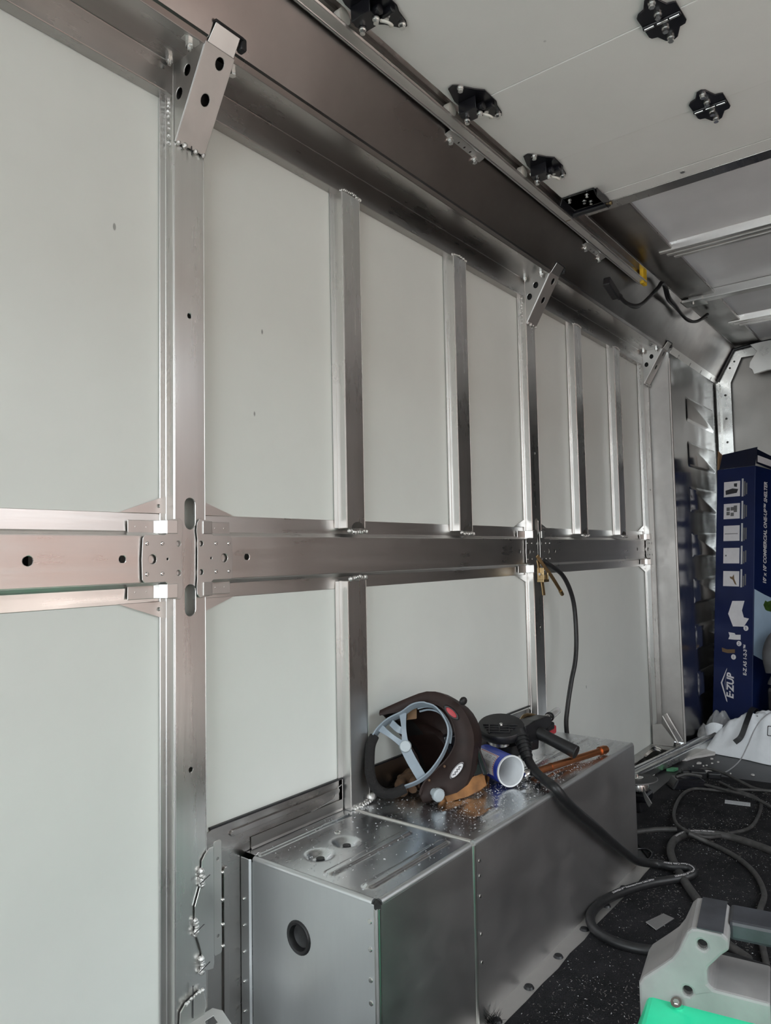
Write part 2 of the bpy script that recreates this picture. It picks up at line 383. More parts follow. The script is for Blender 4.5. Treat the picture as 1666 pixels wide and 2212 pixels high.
# ---- header rail along the top of the left wall (hat section) and the sloped cove sheet above it
hr = thing('header_rail', (1.2, 1.0, 1.63), 'long aluminium header rail running along the top of the white wall panels', 'rail')
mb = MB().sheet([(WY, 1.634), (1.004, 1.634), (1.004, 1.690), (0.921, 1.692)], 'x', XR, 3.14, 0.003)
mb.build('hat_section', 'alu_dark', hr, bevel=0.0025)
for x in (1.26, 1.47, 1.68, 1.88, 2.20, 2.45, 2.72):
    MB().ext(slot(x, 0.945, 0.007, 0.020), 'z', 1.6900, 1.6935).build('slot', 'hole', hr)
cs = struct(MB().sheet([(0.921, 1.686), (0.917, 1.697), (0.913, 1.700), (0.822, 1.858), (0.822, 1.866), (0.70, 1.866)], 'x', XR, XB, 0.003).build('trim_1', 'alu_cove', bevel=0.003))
cs['label'] = 'sloped aluminium cove sheet between wall rail and ceiling'
# seams, edge beads and screw holes of the cove
cove = MT((0, 0.9125, 1.7005), (1, 0, 0), (0, -0.499, 0.866))
for x0 in (1.985, 2.86):
    MB().box(x0, x0 + 0.004, 0.01, 0.165, 0.0, 0.002, cove).build('seam', 'zinc', cs)
for u, v in ((1.93, 0.03), (1.99, 0.06), (2.0, 0.12), (2.16, 0.02), (2.20, 0.07), (3.0, 0.10), (3.08, 0.13), (3.16, 0.12), (3.3, 0.12)):
    MB().lathe([(0, 0.0012), (0.0035, 0.001), (0.0035, -0.001)], cove @ Matrix.Translation((u, v, 0)), 8).build('screw_hole', 'hole', cs)
# slotted joining strip at the front end, under the cove
js = tag(MB().plate([(3.17, -0.035), (3.95, -0.03), (3.95, 0.012), (3.17, 0.012)], [slot(x, -0.010, 0.018, 0.022) for x in (3.28, 3.46, 3.64, 3.82)], 0.002,
         MT((0, 0.9105, 1.702), (1, 0, 0), (0, -0.499, 0.866))).build('joining_strip', 'alu_bright'), 'slotted aluminium strip joining the cove to the embossed end panel', 'strip')

# ---- embossed liner panel between the last post and the bulkhead, with its edge plate
ep = thing('liner_panel', (3.55, 0.93, 0), 'shiny embossed aluminium liner panel beside the navy box', 'panel')
MB().box(3.155, XB, 0.917, 0.921, 0.0, 1.70).build('sheet', 'alu_mirror', ep)
for k, z in enumerate((1.44, 1.24, 1.04, 0.84, 0.64, 0.44, 0.24)):
    z0 = 1.535 - 0.205 * k
    mb = MB(); o = rrect(3.375, 3.845, z0 - 0.115, z0, 0.012)
    i = rrect(3.385, 3.835, z0 - 0.105, z0 - 0.010, 0.010)
    n = len(o); vs = [V(p[0], 0.9168, p[1]) for p in o] + [V(p[0], 0.9128, p[1]) for p in i]
    mb.add(vs, [(a, (a + 1) % n, n + (a + 1) % n, n + a) for a in range(n)], True); mb.add(vs[n:], [tuple(range(n))])
    mb.build('embossed_field', 'alu_mirror', ep)
ed = thing('edge_plate', (3.15, 0.97, 0), 'tall bright aluminium plate standing out beside the last wall post', 'plate')
MB().box(3.148, 3.152, 0.917, 1.02, 0.045, 1.69).build('plate', 'alu_matte', ed)
MB().cyl((3.150, 0.916, 0.045), (3.150, 0.916, 1.66), 0.005, n=10).build('rolled_edge', 'alu_matte', ed)

# ---- wall posts, studs
def post(x0, x1, z0, z1, name, label, cat, group, holes=(), depth=0.025, wallflange=True):
    t = thing(name, ((x0 + x1) / 2, WY, z0), label, cat, group)
    w = x1 - x0
    MB().plate([(0, 0), (w, 0), (w, z1 - z0), (0, z1 - z0)], list(holes), 0.0025, MT((x0, WY - depth, z0), (1, 0, 0), (0, 0, 1), (0, 1, 0))).build('face', 'alu', t, bevel=0.0008, seg=1)
    for s, xx in ((-1, x0), (1, x1)):
        mb = MB().sheet([(xx, WY - depth), (xx, WY - 0.0018), (xx + s * (0.014 if wallflange else 0.002), WY - 0.0018)], 'z', z0, z1, 0.0022 * -s)
        mb.build('side_flange', 'alu', t, bevel=0.001, seg=1)
    MB().box(x0 + 0.003, x1 - 0.003, WY - 0.002, WY - 0.0012, z0, z1).build('back_web', 'wall' , t)
    return t
def weld(parent, pts, r=0.004, name='weld_bead'):
    mb = MB(); P = spline(pts, 4)
    for i, p in enumerate(P):
        mb.ball(p + V(random.uniform(-1, 1), random.uniform(-1, 1), random.uniform(-1, 1)) * r * 0.25, r * random.uniform(0.8, 1.25), 7, 5)
    return mb.build(name, 'weld', parent)
HP = lambda zs, z0, u=0.030, r=0.0042: [circle(u, z - z0, r, 12) for z in zs]
SL = lambda z0: [slot(0.030, 0.923 - z0, 0.021, 0.052), slot(0.030, 0.779 - z0, 0.021, 0.052)]
G = 'structural posts of the left wall'
p1 = post(0.716, 0.776, 0.0, 1.690, 'wall_post', 'nearest and widest-looking wall post with a slotted beam joint', 'post', G, HP((1.259, 0.503), 0) + SL(0), wallflange=True)
p2 = post(1.995, 2.053, 0.324, 1.690, 'wall_post', 'middle wall post carrying the brass ground clamp', 'post', G, HP((1.15, 0.62), 0.324, 0.029) + [slot(0.029, 0.923 - 0.324, 0.021, 0.052)])
p3 = post(3.070, 3.130, 0.045, 1.690, 'wall_post', 'farthest wall post, beside the tall bright edge plate', 'post', G, HP((1.1, 0.55), 0.045))
SG = 'plain studs above the horizontal beam'
s1 = post(1.142, 1.199, 0.905, 1.634, 'wall_stud', 'upper stud nearest the camera with sooty weld at its top', 'stud', SG, depth=0.027)
s2 = post(1.584, 1.644, 0.905, 1.634, 'wall_stud', 'upper stud second from the camera, left of the middle post', 'stud', SG, depth=0.027)
s3 = post(2.352, 2.412, 0.905, 1.634, 'wall_stud', 'upper stud just right of the middle post', 'stud', SG, depth=0.027)
s4 = post(2.727, 2.787, 0.905, 1.634, 'wall_stud', 'upper stud nearest the farthest post', 'stud', SG, depth=0.027)
s5 = post(1.142, 1.199, 0.324, 0.795, 'wall_stud', 'short lower stud standing on the wheel box by the welding helmet', 'stud', None, depth=0.027)
for st, x0 in ((s1, 1.142), (s2, 1.584), (s3, 2.352), (s4, 2.727)):
    weld(st, [(x0 - 0.004, WY - 0.012, 1.635), (x0 - 0.001, WY - 0.027, 1.635), (x0 + 0.02, WY - 0.028, 1.637), (x0 + 0.042, WY - 0.028, 1.637), (x0 + 0.06, WY - 0.027, 1.634)], 0.0032)
    weld(st, [(x0 + 0.005, WY - 0.029, 0.900), (x0 + 0.03, WY - 0.029, 0.897), (x0 + 0.06, WY - 0.029, 0.899)], 0.0045)
    MB().plate([(0.03 + 0.036 * math.cos(math.pi * i / 12), 0.012 * math.sin(math.pi * i / 12)) for i in range(13)], [], 0.0003, MT((x0, 1.0036, 1.637), (1, 0, 0), (0, 0, 1))).build('soot_mark', 'scorch', st)
    MB().plate([(0.034 + 0.020 * math.cos(math.pi * i / 12), 0.014 * math.sin(math.pi * i / 12)) for i in range(13)], [], 0.0003, MT((x0, WY - 0.0274, 0.905), (1, 0, 0), (0, 0, 1))).build('soot_mark', 'scorch', st)
weld(s5, [(1.147, WY - 0.029, 0.799), (1.17, WY - 0.029, 0.802), (1.199, WY - 0.029, 0.800)], 0.0045)
weld(s5, [(1.150, WY - 0.030, 0.327), (1.175, WY - 0.031, 0.327), (1.203, WY - 0.030, 0.330)], 0.004)
MB().ball((1.207, WY - 0.028, 0.336), 0.010, 10, 6, (1.1, 0.8, 0.9)).build('weld_blob', 'weld', s5)

# ---- horizontal hat-section beam in three lengths, with joint plates
BP = [(WY - 0.001, 0.923), (WY - 0.003, 0.893), (1.001, 0.886), (1.001, 0.811), (WY - 0.003, 0.804), (WY - 0.001, 0.778)]
def beam(x0, x1, holes, label):
    t = thing('wall_beam', ((x0 + x1) / 2, WY, 0.778), label, 'beam', 'horizontal wall beams')
    MB().sheet([BP[0], BP[1], BP[2]], 'x', x0, x1, 0.002).build('upper_flange', 'alu_h', t, bevel=0.0012)
    MB().sheet([BP[3], BP[4], BP[5]], 'x', x0, x1, 0.002).build('lower_flange', 'alu_h', t, bevel=0.0012)
    MB().plate([(x0, 0.811), (x1, 0.811), (x1, 0.886), (x0, 0.886)], [circle(h, 0.849, r, 14) for h, r in holes], 0.0025, MT((0, 1.001, 0), (1, 0, 0), (0, 0, 1), (0, 1, 0))).build('web', 'alu_h', t, bevel=0.0015)
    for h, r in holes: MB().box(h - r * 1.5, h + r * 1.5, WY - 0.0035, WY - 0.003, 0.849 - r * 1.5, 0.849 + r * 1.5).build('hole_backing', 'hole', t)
    return t
b1 = beam(XR, 0.716, [(0.478, 0.0068), (0.622, 0.0056)], 'horizontal aluminium beam left of the nearest post, at the photo edge')
b2 = beam(0.776, 1.995, [(0.870, 0.0056), (1.911, 0.0056)], 'horizontal aluminium beam between the nearest and the middle post')
b3 = beam(2.053, 3.070, [(2.149, 0.0056), (2.915, 0.0056)], 'horizontal aluminium beam between the middle and the farthest post')
def joint(x, s, label):
    """folded joint plate: x = edge on the post face, s = +1 body extends to the right"""
    t = thing('joint_plate', (x + s * 0.04, 0.995, 0.78), label, 'bracket', 'folded beam joint plates')
    mt = MT((x, 0.9955, 0), (s, 0, 0), (0, 0, 1), (0, 1, 0))
    # middle plate with ears
    out = [(0.006, 0.782), (0.026, 0.784), (0.028, 0.806), (0.034, 0.811), (0.072, 0.811), (0.076, 0.816), (0.077, 0.848), (0.075, 0.882), (0.071, 0.887), (0.034, 0.887), (0.028, 0.892), (0.026, 0.912), (0.006, 0.914), (0.001, 0.908), (0, 0.895), (0.002, 0.88), (0.0015, 0.815), (0.0, 0.80), (0.001, 0.788)]
    MB().plate(out, [circle(0.009, 0.873, 0.0046, 10), circle(0.009, 0.825, 0.0046, 10), circle(0.058, 0.848, 0.0075, 14), circle(0.030, 0.848, 0.0018, 8)], 0.002, mt).build('centre_plate', 'alu_bright', t, bevel=0.0008)
    for z0, z1 in ((0.889, 0.911), (0.785, 0.808)):
        top = z0 > 0.85
        mb = MB()
        yy = 0.9955
        prof = [(0.012, yy), (0.030, yy + 0.001), (0.036, yy + 0.012), (0.040, WY - 0.006), (0.088, WY - 0.006)]
        mb.sheet([(x + s * p[0], p[1]) for p in prof], 'z', z0, z1, -0.002 * s).build('ear', 'alu_bright', t, bevel=0.0008)
        for u in (0.055, 0.075):
            MB().lathe([(0, 0.0015), (0.002, 0.0012), (0.0032, 0)], MT((x + s * u, WY - 0.0062 - 0.0005, (z0 + z1) / 2), (1, 0, 0), (0, 0, 1), (0, -1, 0)), 8).build('rivet', 'zinc', t)
    for u, z in ((0.040, 0.873), (0.040, 0.825), (0.068, 0.873), (0.068, 0.825)):
        MB().lathe([(0, 0.0018), (0.0022, 0.0014), (0.0034, 0)], MT((x + s * u, 0.9952, z), (1, 0, 0), (0, 0, 1), (0, -1, 0)), 8).build('rivet', 'zinc', t)
    # triangular wall gussets above and below
    for sg in (1, -1):
        zz = 0.923 if sg > 0 else 0.779
        MB().plate([(0.012, zz + sg * 0.028), (0.022, zz + sg * 0.027), (0.100, zz), (0.012, zz)] if s * sg > 0 else [(0.012, zz), (0.100, zz), (0.022, zz + sg * 0.027), (0.012, zz + sg * 0.028)],
                   [circle(0.030, zz + sg * 0.012, 0.0035, 8)], 0.0015, MT((x, WY - 0.0045, 0), (s, 0, 0), (0, 0, 1), (0, 1, 0))).build('gusset', 'alu_h', t)
    return t
joint(0.729, -1, 'joint plate clasping the beam on the left side of the nearest post')
joint(0.756, 1, 'joint plate clasping the beam on the right side of the nearest post')
joint(2.018, -1, 'joint plate on the left side of the middle post')
joint(2.032, 1, 'joint plate on the right side of the middle post, by the clamp')
joint(3.085, -1, 'joint plate holding the beam to the farthest post')

# ---- perforated corner brackets from post to cove
def corner_bracket(x0, label):
    w = 0.060; t = thing('corner_bracket', (x0 + w / 2, 0.97, 1.55), label, 'bracket', 'perforated corner brackets at the post tops')
    A = V(x0, 0.998, 1.551); B_ = V(x0, 0.916, 1.690); up = (B_ - A).normalized(); H = (B_ - A).length
    MB().plate([(0, 0), (w, 0), (w, H), (0, H)], [circle(0.030 + 0.006, H * 0.88, 0.0085, 14, 0.010), circle(0.030, H * 0.50, 0.0085, 14, 0.010)], 0.0025, MT(A, (1, 0, 0), up, None)).build('front_plate', 'alu_matte', t, bevel=0.001)
    MB().plate([(0.003, 0.01), (w - 0.003, 0.01), (w - 0.003, H - 0.01), (0.003, H - 0.01)], [], 0.001, MT(A + V(0, 0.014, 0.004), (1, 0, 0), up)).build('hole_shade_plate', 'hole', t)  # near-black sheet behind the holes, painted as their inner shade
    # bent lip at the top
    Bt = B_ + V(0, -0.0235, 0.030)
    MB().plate([(0.004, 0), (w - 0.002, 0), (w - 0.004, 0.032), (0.006, 0.032)], [], 0.002, MT(B_, (1, 0, 0), (Bt - B_))).build('top_lip', 'alu_bright', t, bevel=0.001)
    MB().box(x0 + 0.004, x0 + w + 0.002, 0.893, 0.900, 1.714, 1.718).build('lip_shadow_strip', 'black_pl', t)  # black strip stands in for the shadow line along the lip top
    MB().box(x0 + w + 0.000, x0 + w + 0.012, 0.896, 0.914, 1.700, 1.722).build('rubber_stop', 'black_pl', t, bevel=0.003)
    # side cheeks with holes (local u = -y, v = z)
    for xx, hol in ((x0, True), (x0 + w - 0.0022, False)):
        out = [(0.0, 1.548), (0.002, 1.690), (0.060, 1.690), (0.078, 1.683), (0.0815, 1.688), (0.0, 1.551)] if False else [(-0.024, 1.551), (0.0, 1.551), (0.082, 1.690), (0.070, 1.690), (-0.006, 1.690), (-0.020, 1.676), (-0.024, 1.640)]
        hs = [circle(0.034, 1.661, 0.0085, 12, 0.010), circle(0.012, 1.630, 0.0085, 12, 0.010)] if hol else []
        MB().plate(out, hs, 0.0022, MT((xx, 0.998, 0), (0, -1, 0), (0, 0, 1), (1, 0, 0))).build('cheek', 'alu_bright', t, bevel=0.0008)
    MB().plate([(-0.02, 1.556), (-0.006, 1.556), (0.066, 1.684), (-0.02, 1.684)], [], 0.001, MT((x0 + 0.012, 0.998, 0), (0, -1, 0), (0, 0, 1), (1, 0, 0))).build('cheek_shade_plate', 'hole', t)  # dark sheet added so the cheek holes read as shaded
    # bolted top tab
    MB().plate([(0, 0.0), (0.030, 0.0), (0.030, 0.070), (0.024, 0.076), (0.006, 0.076), (0, 0.070)], [circle(0.015, 0.034, 0.004, 8), circle(0.014, 0.046, 0.003, 8)], 0.002, MT((x0 - 0.030, 1.000, 1.6885), (1, 0, 0), (0, -1, 0), (0, 0, 1))).build('bolt_tab', 'alu_bright', t, bevel=0.001)
    for yy in (0.992, 0.938):
        MB().cyl((x0 - 0.015, yy, 1.6885), (x0 - 0.015, yy, 1.680), 0.0065, n=6, smooth=False).cyl((x0 - 0.015, yy, 1.682), (x0 - 0.015, yy, 1.674), 0.003, n=8).build('bolt', 'zinc', t)
    MB().cyl((x0 + w + 0.016, 0.940, 1.6885), (x0 + w + 0.016, 0.940, 1.680), 0.0065, n=6, smooth=False).build('bolt', 'zinc', t)
    weld(t, [(x0 + 0.006, 0.996, 1.551), (x0 + 0.018, 0.994, 1.549)], 0.005); weld(t, [(x0 + 0.040, 0.996, 1.550), (x0 + 0.056, 0.995, 1.549)], 0.005)
    weld(t, [(x0 - 0.002, WY - 0.012, 1.553), (x0 - 0.002, WY - 0.012, 1.60), (x0 - 0.002, WY - 0.012, 1.63)], 0.0035)
    MB().box(x0 + 0.030, x0 + 0.0315, 0.9930, 0.9936, 1.538, 1.566, None).build('pen_mark', 'ink_k', t)
    return t
corner_bracket(0.716, 'perforated corner bracket at the top of the nearest post')
corner_bracket(1.994, 'perforated corner bracket at the top of the middle post')
corner_bracket(3.070, 'perforated corner bracket at the top of the farthest post')

# ---- roll-up door parked under the ceiling
ZD = 1.820
dr = bpy.data.objects.new('door_1', None); COL.objects.link(dr); dr.location = (1.0, 0, ZD); struct(dr)
dr['label'] = 'white sectional roll-up door rolled up under the ceiling'
seams = [XR + 0.05, -1.70, -1.36, -1.03, -0.70, -0.36, -0.03, 0.30, 0.63, 0.965, 1.318, 1.650, 1.938]
for i, (a, c) in enumerate(zip(seams[:-1], seams[1:])):
    MB().box(a + 0.0006, c - 0.0006, -0.80, 0.803, ZD + (0.0012 if i % 2 else 0), ZD + 0.02).build('panel', 'doorwhite', dr, bevel=0.0006, seg=1)
MB().box(1.9385, 1.984, -0.80, 0.790, ZD - 0.002, ZD + 0.016).build('bottom_rail', 'alu_dark', dr, bevel=0.002)
MB().box(1.885, 1.935, -0.80, 0.70, ZD - 0.0015, ZD - 0.0005).build('edge_strip', 'doorwhite', dr)
MB().cyl((1.905, 0.50, ZD - 0.004), (1.905, 0.50, ZD), 0.006, n=10).build('screw', 'zinc', dr)
def screw(parent, x, y, z, r=0.0065):
    return MB().cyl((x, y, z), (x, y, z - 0.003), r * 1.1, n=12).cyl((x, y, z - 0.003), (x, y, z - 0.010), r * 0.85, n=6, smooth=False).build('screw', 'zinc', parent)
def centre_hinge(x, y):
    t = thing('x', (0, 0, 0), '', '')
    h = MB().plate([(-0.034, 0.020), (-0.048, 0.014), (-0.064, 0.008), (-0.070, 0.0), (-0.066, -0.010), (-0.046, -0.018), (-0.040, -0.030), (-0.032, -0.035), (0.030, -0.033), (0.037, -0.030), (0.040, -0.020), (0.060, -0.011), (0.068, 0.0), (0.062, 0.011), (0.038, 0.022), (0.036, 0.032), (0.028, 0.036), (-0.030, 0.034)], [], 0.0035, MT((x, y, ZD - 0.001), (1, 0, 0), (0, -1, 0), (0, 0, -1)))
    h.cyl((x, y - 0.034, ZD - 0.004), (x, y + 0.034, ZD - 0.004), 0.0050, n=10)
    bpy.data.objects.remove(t)
    o = h.build('hinge', 'black_gl', dr, bevel=0.001)
    MB().cyl((x, y - 0.031, ZD - 0.0072), (x, y - 0.014, ZD - 0.0072), 0.0028, n=8).cyl((x, y - 0.011, ZD - 0.0072), (x, y + 0.008, ZD - 0.0072), 0.0028, n=8).cyl((x, y + 0.014, ZD - 0.0072), (x, y + 0.031, ZD - 0.0072), 0.0028, n=8).build('hinge_pin', 'zinc', o)
    for dx, dy in ((-0.056, 0.0), (-0.022, 0.0), (0.022, 0.0), (0.054, 0.0)): screw(o, x + dx, y + dy, ZD - 0.004)
    return o
for sx in (1.318, 1.650): centre_hinge(sx + 0.004, 0.372)
def edge_hinge(x, y=0.765):
    h = MB().plate([(-0.066, 0.006), (-0.076, -0.004), (-0.072, -0.018), (-0.044, -0.026), (-0.030, -0.030), (0.026, -0.032), (0.036, -0.024), (0.052, -0.006), (0.078, 0.012), (0.082, 0.024), (0.070, 0.030), (0.044, 0.034), (0.030, 0.040), (-0.020, 0.040), (-0.036, 0.026)], [], 0.003, MT((x, y, ZD - 0.001), (1, 0, 0), (0, -1, 0), (0, 0, -1)))
    h.sheet([(x - 0.020, ZD - 0.004), (x - 0.018, ZD - 0.030), (x + 0.018, ZD - 0.030), (x + 0.020, ZD - 0.004)], 'y', y - 0.016, y + 0.026, 0.003)
    h.cyl((x, y - 0.026, ZD - 0.020), (x, y + 0.030, ZD - 0.020), 0.0085, n=12)
    h.cyl((x + 0.026, y - 0.034, ZD - 0.008), (x + 0.026, y + 0.014, ZD - 0.008), 0.007, n=10)
    o = h.build('roller_hinge', 'black_gl', dr, bevel=0.001)
    MB().cyl((x, y + 0.02, ZD - 0.012), (x, y + 0.036, ZD - 0.012), 0.004, n=8).cyl((x - 0.012, y + 0.046, ZD - 0.006), (x - 0.012, y + 0.060, ZD - 0.006), 0.0150, n=20).build('roller', 'white_pl', o)
    MB().tube([(x + 0.012, y - 0.016, ZD - 0.030), (x + 0.018, y - 0.026, ZD - 0.034), (x + 0.030, y - 0.028, ZD - 0.034), (x + 0.038, y - 0.018, ZD - 0.026)], 0.0028, n=6).build('retaining_clip', 'white_pl', o)
    MB().tube([(x + 0.004, y + 0.018, ZD - 0.036), (x + 0.012, y + 0.026, ZD - 0.034), (x + 0.020, y + 0.034, ZD - 0.020)], 0.002, n=6).build('spring_wire', 'zinc', o)
    for dx, dy in ((-0.062, -0.006), (0.034, -0.012), (0.070, -0.021)): screw(o, x + dx, y + dy, ZD - 0.004)
    for dx, dy in ((0.002, -0.014), (0.006, 0.020)): screw(o, x + dx, y + dy, ZD - 0.031, 0.006)
    return o
for sx in (0.955, 1.309, 1.646): edge_hinge(sx)
h = MB().sheet([(0.700, ZD - 0.004), (0.702, ZD - 0.030), (0.712, ZD - 0.004), (0.800, ZD - 0.004), (0.806, ZD - 0.022)], 'x', 1.835, 1.920, 0.003)
h.plate(rrect(1.838, 1.930, 0.705, 0.800, 0.012), [], 0.003, MT((0, 0, ZD - 0.001), (1, 0, 0), (0, 1, 0), (0, 0, -1)))
h.cyl((1.924, 0.700, ZD - 0.014), (1.924, 0.815, ZD - 0.014), 0.0085, n=12)
o = h.build('bottom_bracket', 'black_gl', dr, bevel=0.001)
for p in ((1.850, 0.785), (1.850, 0.735), (1.880, 0.755), (1.895, 0.742)): screw(o, p[0], p[1], ZD - 0.004, 0.005)
MB().cyl((1.924, 0.694, ZD - 0.014), (1.924, 0.700, ZD - 0.014), 0.005, n=10).cyl((1.924, 0.815, ZD - 0.014), (1.924, 0.829, ZD - 0.014), 0.012, n=14).build('pin', 'brass', o)

# ---- door track with its hangers
tk = thing('door_track', (0.85, 0.82, 1.79), 'straight aluminium roller track for the overhead door', 'track')
MB().sheet([(0.808, 1.7990), (0.811, 1.7945), (0.8345, 1.7945), (0.8345, 1.842), (0.808, 1.842)], 'x', XR, 2.56, 0.0025).build('channel', 'alu_h', tk, bevel=0.001)
MB().cyl((XR, 0.8345, 1.7965), (2.56, 0.8345, 1.7965), 0.0045, n=10).build('rolled_lip', 'alu_h', tk)
MB().box(2.535, 2.575, 0.812, 0.826, 1.786, 1.850).build('end_pad', 'yellow', tk, bevel=0.003)
def hanger(x, label):
    t = thing('track_hanger', (x + 0.075, 0.86, 1.77), label, 'bracket', 'perforated track hangers on the cove')
    A = V(x, 0.8375, 1.797)
    MB().plate(rrect(0, 0.15, -0.004, 0.040, 0.006), [slot(u, 0.018, 0.008, 0.018) for u in (0.05, 0.075, 0.10)], 0.002, MT(A, (1, 0, 0), (0, 0, 1))).build('upright_leg', 'alu_matte', t)
    MB().plate(rrect(0, 0.15, 0, 0.042, 0.008), [circle(u, 0.014, 0.0032, 8) for u in (0.05, 0.075, 0.10)], 0.002, MT(A, (1, 0, 0), (0, 0.62, -0.18), None)).build('lower_leg', 'alu_matte', t)
    for u in (0.022, 0.128):
        c = A + V(u, 0.020, -0.0065); d = V(0, -0.28, -0.96)
        MB().cyl(c, c + d * 0.004, 0.0085, n=12).cyl(c + d * 0.004, c + d * 0.011, 0.006, n=6, smooth=False).build('bolt', 'zinc', t)
    for u in (0.045, 0.075, 0.105):
        MB().ball(A + V(u, -0.003, 0.0), 0.0038, 8, 5).build('stud', 'zinc', t)
hanger(1.335, 'perforated track hanger below the second roller hinge')
hanger(2.105, 'perforated track hanger near the yellow end pad of the track')

# ---- ceiling edge trim, bows and lamp bar ahead of the parked door
c2 = struct(MB().sheet([(0.818, 1.868), (0.700, 1.868), (0.700, 1.876)], 'x', 1.97, XB, 0.002).build('trim_2', 'alu_dark', bevel=0.001)); c2['label'] = 'flat aluminium strip along the ceiling edge'
for x in (2.05, 2.14, 2.23, 2.32, 2.41, 2.74, 2.9):
    MB().cyl((x, 0.735, 1.8682), (x, 0.735, 1.8655), 0.004, n=8).build('rivet', 'zinc', c2)
for x in (2.02, 2.66, 3.2): MB().box(x, x + 0.10, 0.702, 0.818, 1.8655, 1.8682).build('lap_plate', 'alu_bright', c2)
def bow(x, y0, label):
    t = thing('roof_bow', (x, 0, 1.85), label, 'roof bow', 'grooved roof bows')
    for k, dx in enumerate((0.0, 0.033, 0.066)):
        MB().sheet([(x + dx, 1.885), (x + dx + 0.004, 1.858), (x + dx + 0.020, 1.858), (x + dx + 0.024, 1.885)], 'y', -1.02, y0 - 0.015 * k, 0.002).build('rib', 'alu_h', t, bevel=0.001)
        if k: MB().box(x + dx - 0.010, x + dx + 0.001, -1.02, y0 - 0.015 * k, 1.872, 1.884).build('groove_shade', 'hole', t)  # black strip painted as the shade between neighbouring ribs
    return t
bow(2.485, 0.742, 'grooved roof bow crossing the ceiling just beyond the parked door')
bow(3.480, 0.748, 'grooved roof bow crossing the ceiling close to the bulkhead')
lb = thing('cross_bar', (3.06, 0, 1.85), 'pale square bar crossing the ceiling between the two roof bows', 'bar')
MB().box(3.04, 3.085, -1.02, 0.800, 1.848, 1.884).build('bar', 'alu_bright', lb, bevel=0.003)
MB().box(3.030, 3.11, 0.74, 0.822, 1.846, 1.858).build('end_foot', 'alu_bright', lb, bevel=0.002)
MB().cyl((3.06, 0.785, 1.846), (3.06, 0.785, 1.840), 0.006, n=8).build('bolt', 'zinc', lb)
# ---- bulkhead frame and pale overhead panel
bf = thing('bulkhead_frame', (3.92, 0.87, 0), 'galvanised perforated corner frame at the front bulkhead', 'frame')
MB().plate([(0.845, 0), (0.905, 0), (0.905, 1.69), (0.815, 1.845), (0.66, 1.85), (0.66, 1.80), (0.79, 1.80), (0.845, 1.68)], [circle(0.872, z, 0.006, 8) for z in (1.62, 1.5, 1.38, 1.26)] + [circle(0.845 - 0.022 * k, 1.755 + 0.03 * k, 0.005, 8) for k in range(0, 2)], 0.003, MT((3.925, 0, 0), (0, 1, 0), (0, 0, 1))).build('angle', 'zinc', bf)
MB().box(3.90, 3.926, 0.895, 0.908, 0.0, 1.68).build('return', 'zinc', bf)
MB().tube([(3.915, 0.905, 1.695), (3.915, 0.88, 1.74), (3.915, 0.822, 1.843), (3.915, 0.70, 1.856), (3.915, 0.3, 1.86)], 0.008, n=8, spl=False).build('edge_seal', 'black_pl', bf)
op = tag(MB().plate([(0.735, 1.838), (0.680, 1.842), (0.20, 1.842), (0.20, 1.69), (0.664, 1.70), (0.722, 1.690), (0.730, 1.715), (0.742, 1.725), (0.738, 1.750), (0.705, 1.800)], [], 0.02, MT((3.85, 0, 0), (0, 1, 0), (0, 0, 1))).build('overhead_cover', 'alu_bright', bevel=0.001), 'pale overhead cover at the top of the bulkhead, right photo edge', 'cover')

# ---- dangling harness with plug
pts = [(2.36, 0.842, 1.700), (2.43, 0.835, 1.688), (2.52, 0.825, 1.705), (2.60, 0.812, 1.755), (2.66, 0.800, 1.800), (2.70, 0.798, 1.828), (2.76, 0.802, 1.832), (2.83, 0.812, 1.815), (2.92, 0.818, 1.812), (3.02, 0.822, 1.800), (3.10, 0.815, 1.790), (3.18, 0.80, 1.805), (3.26, 0.78, 1.85)]
hn = thing('wire_harness', (2.36, 0.84, 1.68), 'black wire harness with plug hanging from the cove by the yellow pad', 'cable')
MB().tube(pts, 0.0065, n=8).build('cable', 'rubber', hn)
MB().tube([V(*p) + V(0.012 * math.sin(i * 1.7), 0.006, 0.010 * math.cos(i * 1.3)) for i, p in enumerate(pts)], 0.004, n=6).build('cable', 'rubber', hn)
MB().box(-0.045, 0.045, -0.012, 0.012, -0.015, 0.015, MT((2.315, 0.848, 1.712), (0.92, 0, -0.30), (0, 1, 0))).build('plug', 'black_pl', hn, bevel=0.004)
MB().cyl((2.352, 0.846, 1.702), (2.375, 0.842, 1.698), 0.011, n=10).build('plug_boot', 'black_pl', hn)

# ---------------------------------------------------------------- lower wall: kick panel, wheel boxes
BT = 0.324                       # top of the wheel boxes
YF = 0.712                       # their aisle face
kp = bpy.data.objects.new('baseboard_left', None); COL.objects.link(kp); kp.location = (1.3, WY, 0); struct(kp); kp['label'] = 'dull aluminium kick panel behind the wheel boxes'
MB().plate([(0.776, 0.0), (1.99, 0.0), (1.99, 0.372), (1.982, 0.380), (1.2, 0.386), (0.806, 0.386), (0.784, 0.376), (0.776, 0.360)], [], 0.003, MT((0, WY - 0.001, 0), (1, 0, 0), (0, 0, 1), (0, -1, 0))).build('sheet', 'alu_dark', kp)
MB().box(0.80, 1.985, WY - 0.006, WY - 0.0005, 0.3855, 0.389).build('rubber_edge', 'black_pl', kp)
MB().ext(slot(0, 0, 0.010, 0.285, 6), 'z', 0, 0.004, mt=MT((0.985, WY - 0.004, 0.366), (0, 0, 1), (1, 0, 0), (0, -1, 0))).build('pressed_rib', 'alu_dark', kp, bevel=0.002)
